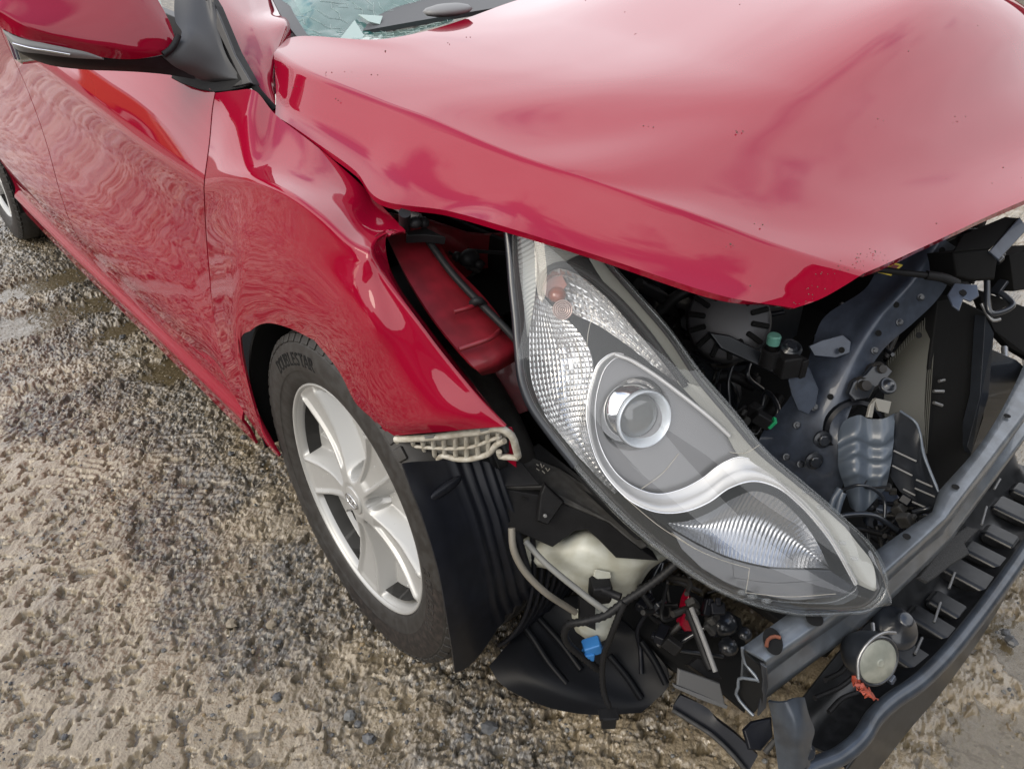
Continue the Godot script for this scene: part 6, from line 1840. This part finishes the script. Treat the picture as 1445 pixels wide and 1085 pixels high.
func stones() -> void:
	var tones := [mat("stone_slate", lin(0.075, 0.076, 0.078), 0.45), mat("stone_tan", lin(0.22, 0.185, 0.135), 0.55), mat("stone_grey", lin(0.13, 0.13, 0.125), 0.5), mat("stone_ochre", lin(0.22, 0.16, 0.085), 0.5)]
	var shapes := []
	for k in 5:
		shapes.append(stone_shape(100 + k).mesh())
	var spots := [
		[Vector3(-1.0191, 0.0060, -0.1223), 0.013, 1, "flat tan stone lying alone in the mud between wheel and frame"],
		[Vector3(-1.0307, 0.0040, -0.0748), 0.009, 0, "dark slate chip just below the flat tan stone"],
		[Vector3(-1.0752, 0.0040, -0.1780), 0.013, 1, "long muddy stone beside the flat tan stone"],
		[Vector3(-1.0858, 0.0040, 0.0276), 0.010, 0, "pointed slate stone in a ring of grit below the front wheel"],
		[Vector3(-1.0093, 0.0060, 0.1492), 0.013, 2, "round grey stone topmost of the dark gravel heap by the tread print"],
		[Vector3(-1.0080, 0.0060, 0.1719), 0.009, 0, "small slate stone touching the round grey stone of the gravel heap"],
		[Vector3(-1.0080, 0.0060, 0.2068), 0.013, 0, "blue slate stone at the lower end of the gravel heap"],
		[Vector3(-0.9119, 0.0040, 0.0358), 0.006, 3, "tiny ochre pebble beside the front tyre"],
		[Vector3(-0.8467, 0.0060, 0.3295), 0.016, 0, "largest dark stone, under the splash shield's edge"],
		[Vector3(-0.8439, 0.0050, 0.2845), 0.008, 2, "pale grey chip above the largest dark stone"],
		[Vector3(-0.8812, 0.0050, 0.3181), 0.011, 0, "dark stone left of the largest dark stone"],
		[Vector3(-0.8427, 0.0050, -0.6808), 0.010, 0, "dark stone at the upper gravel patch by the sill's end"],
		[Vector3(-0.7881, 0.0050, -0.7227), 0.009, 0, "slate stone nearest the sill's front end"],
		[Vector3(-0.9098, 0.0050, -0.4989), 0.007, 0, "black pebble in the middle of the upper gravel patch"],
		[Vector3(-1.1767, 0.0040, -1.0967), 0.008, 0, "lone dark pebble on the smooth mud at the left edge"],
		[Vector3(-1.3893, 0.0040, -0.1458), 0.007, 0, "lone pebble in the smooth mud at the bottom left"],
		[Vector3(-0.8357, 0.0040, -1.4839), 0.012, 0, "black pebble beside the long puddle under the sill"],
		[Vector3(0.0048, 0.0050, 0.8644), 0.014, 0, "dark clod beside the bumper skirt at the right edge"],
		[Vector3(0.0179, 0.0050, 0.8499), 0.010, 0, "smaller dark clod behind the clod at the bumper skirt"],
		[Vector3(-0.8206, 0.0040, 0.0074), 0.005, 1, "tan chip under the front tyre's edge"]]
	for k in spots.size():
		var q: Array = spots[k]
		var o := MeshInstance3D.new()
		o.name = numbered("stone")
		o.mesh = shapes[k % 5]
		o.material_override = tones[q[2]]
		add_child(o)
		o.position = q[0]
		o.basis = Basis(Vector3.UP, k * 1.7).scaled(Vector3.ONE * q[1])
		tag(o, q[3], "stone", "stones in the mud")
	# grit and small gravel too many to count
	var rng := RandomNumberGenerator.new()
	rng.seed = 404
	var patch := noise(2.6, 91, 3)
	for t in 4:
		var at: Array[Transform3D] = []
		while at.size() < [5200, 4200, 3800, 700][t]:
			var p := Vector3(rng.randf_range(-1.75, 0.45), 0, rng.randf_range(-2.6, 1.15))
			var want := 0.12 + smoothstep(0.0, 0.35, patch.get_noise_2d(p.x, p.z)) + 0.5 * smoothstep(0.5, 0.0, absf(p.x + 0.8))
			if p.z > 0.6:
				want *= 0.4
			if rng.randf() > want:
				continue
			p.y = rng.randf_range(0.0, 0.007)
			var r := 0.0012 + 0.0036 * pow(rng.randf(), 3.0)
			at.append(Transform3D(Basis(Vector3(rng.randf_range(-1, 1), 2, rng.randf_range(-1, 1)).normalized(), rng.randf() * TAU).scaled(Vector3.ONE * r), p))
		var mm := MultiMesh.new()
		mm.transform_format = MultiMesh.TRANSFORM_3D
		mm.mesh = stone_shape(200 + t, 0.7).mesh()
		mm.instance_count = at.size()
		for k in at.size():
			mm.set_instance_transform(k, at[k])
		var o := MultiMeshInstance3D.new()
		o.name = numbered("gravel")
		o.multimesh = mm
		o.material_override = tones[t]
		add_child(o)
		tag(o, "fine %s grit scattered through the wet mud" % ["slate", "tan", "grey", "ochre"][t], "gravel", "", "stuff")

func specks() -> void:
	# dirt and chips on the bonnet
	var rng := RandomNumberGenerator.new()
	rng.seed = 31
	var s := Shape.new()
	for k in 90:
		var r := rng.randi_range(2, bonnet_grid.size() - 2)
		var q := rng.randi_range(3, int(bonnet_grid[0].size() * 0.8))
		if k > 60:   # flaked paint along the nose
			r = bonnet_grid.size() - rng.randi_range(2, 6)
			q = rng.randi_range(2, 22)
		var p: Vector3 = bonnet_grid[r][q]
		for j in rng.randi_range(1, 4):
			var at := p + Vector3(rng.randf_range(-0.012, 0.012), 0, rng.randf_range(-0.012, 0.012)) * (1.0 if j else 0.0)
			s.ball(at, Vector3.ONE * rng.randf_range(0.0005, 0.0013 if k <= 60 else 0.0009), Basis(), 6)
	tag(put("dirt_specks", s, mat("dirt", lin(0.10, 0.05, 0.04), 0.8), car), "", "", "", "stuff")
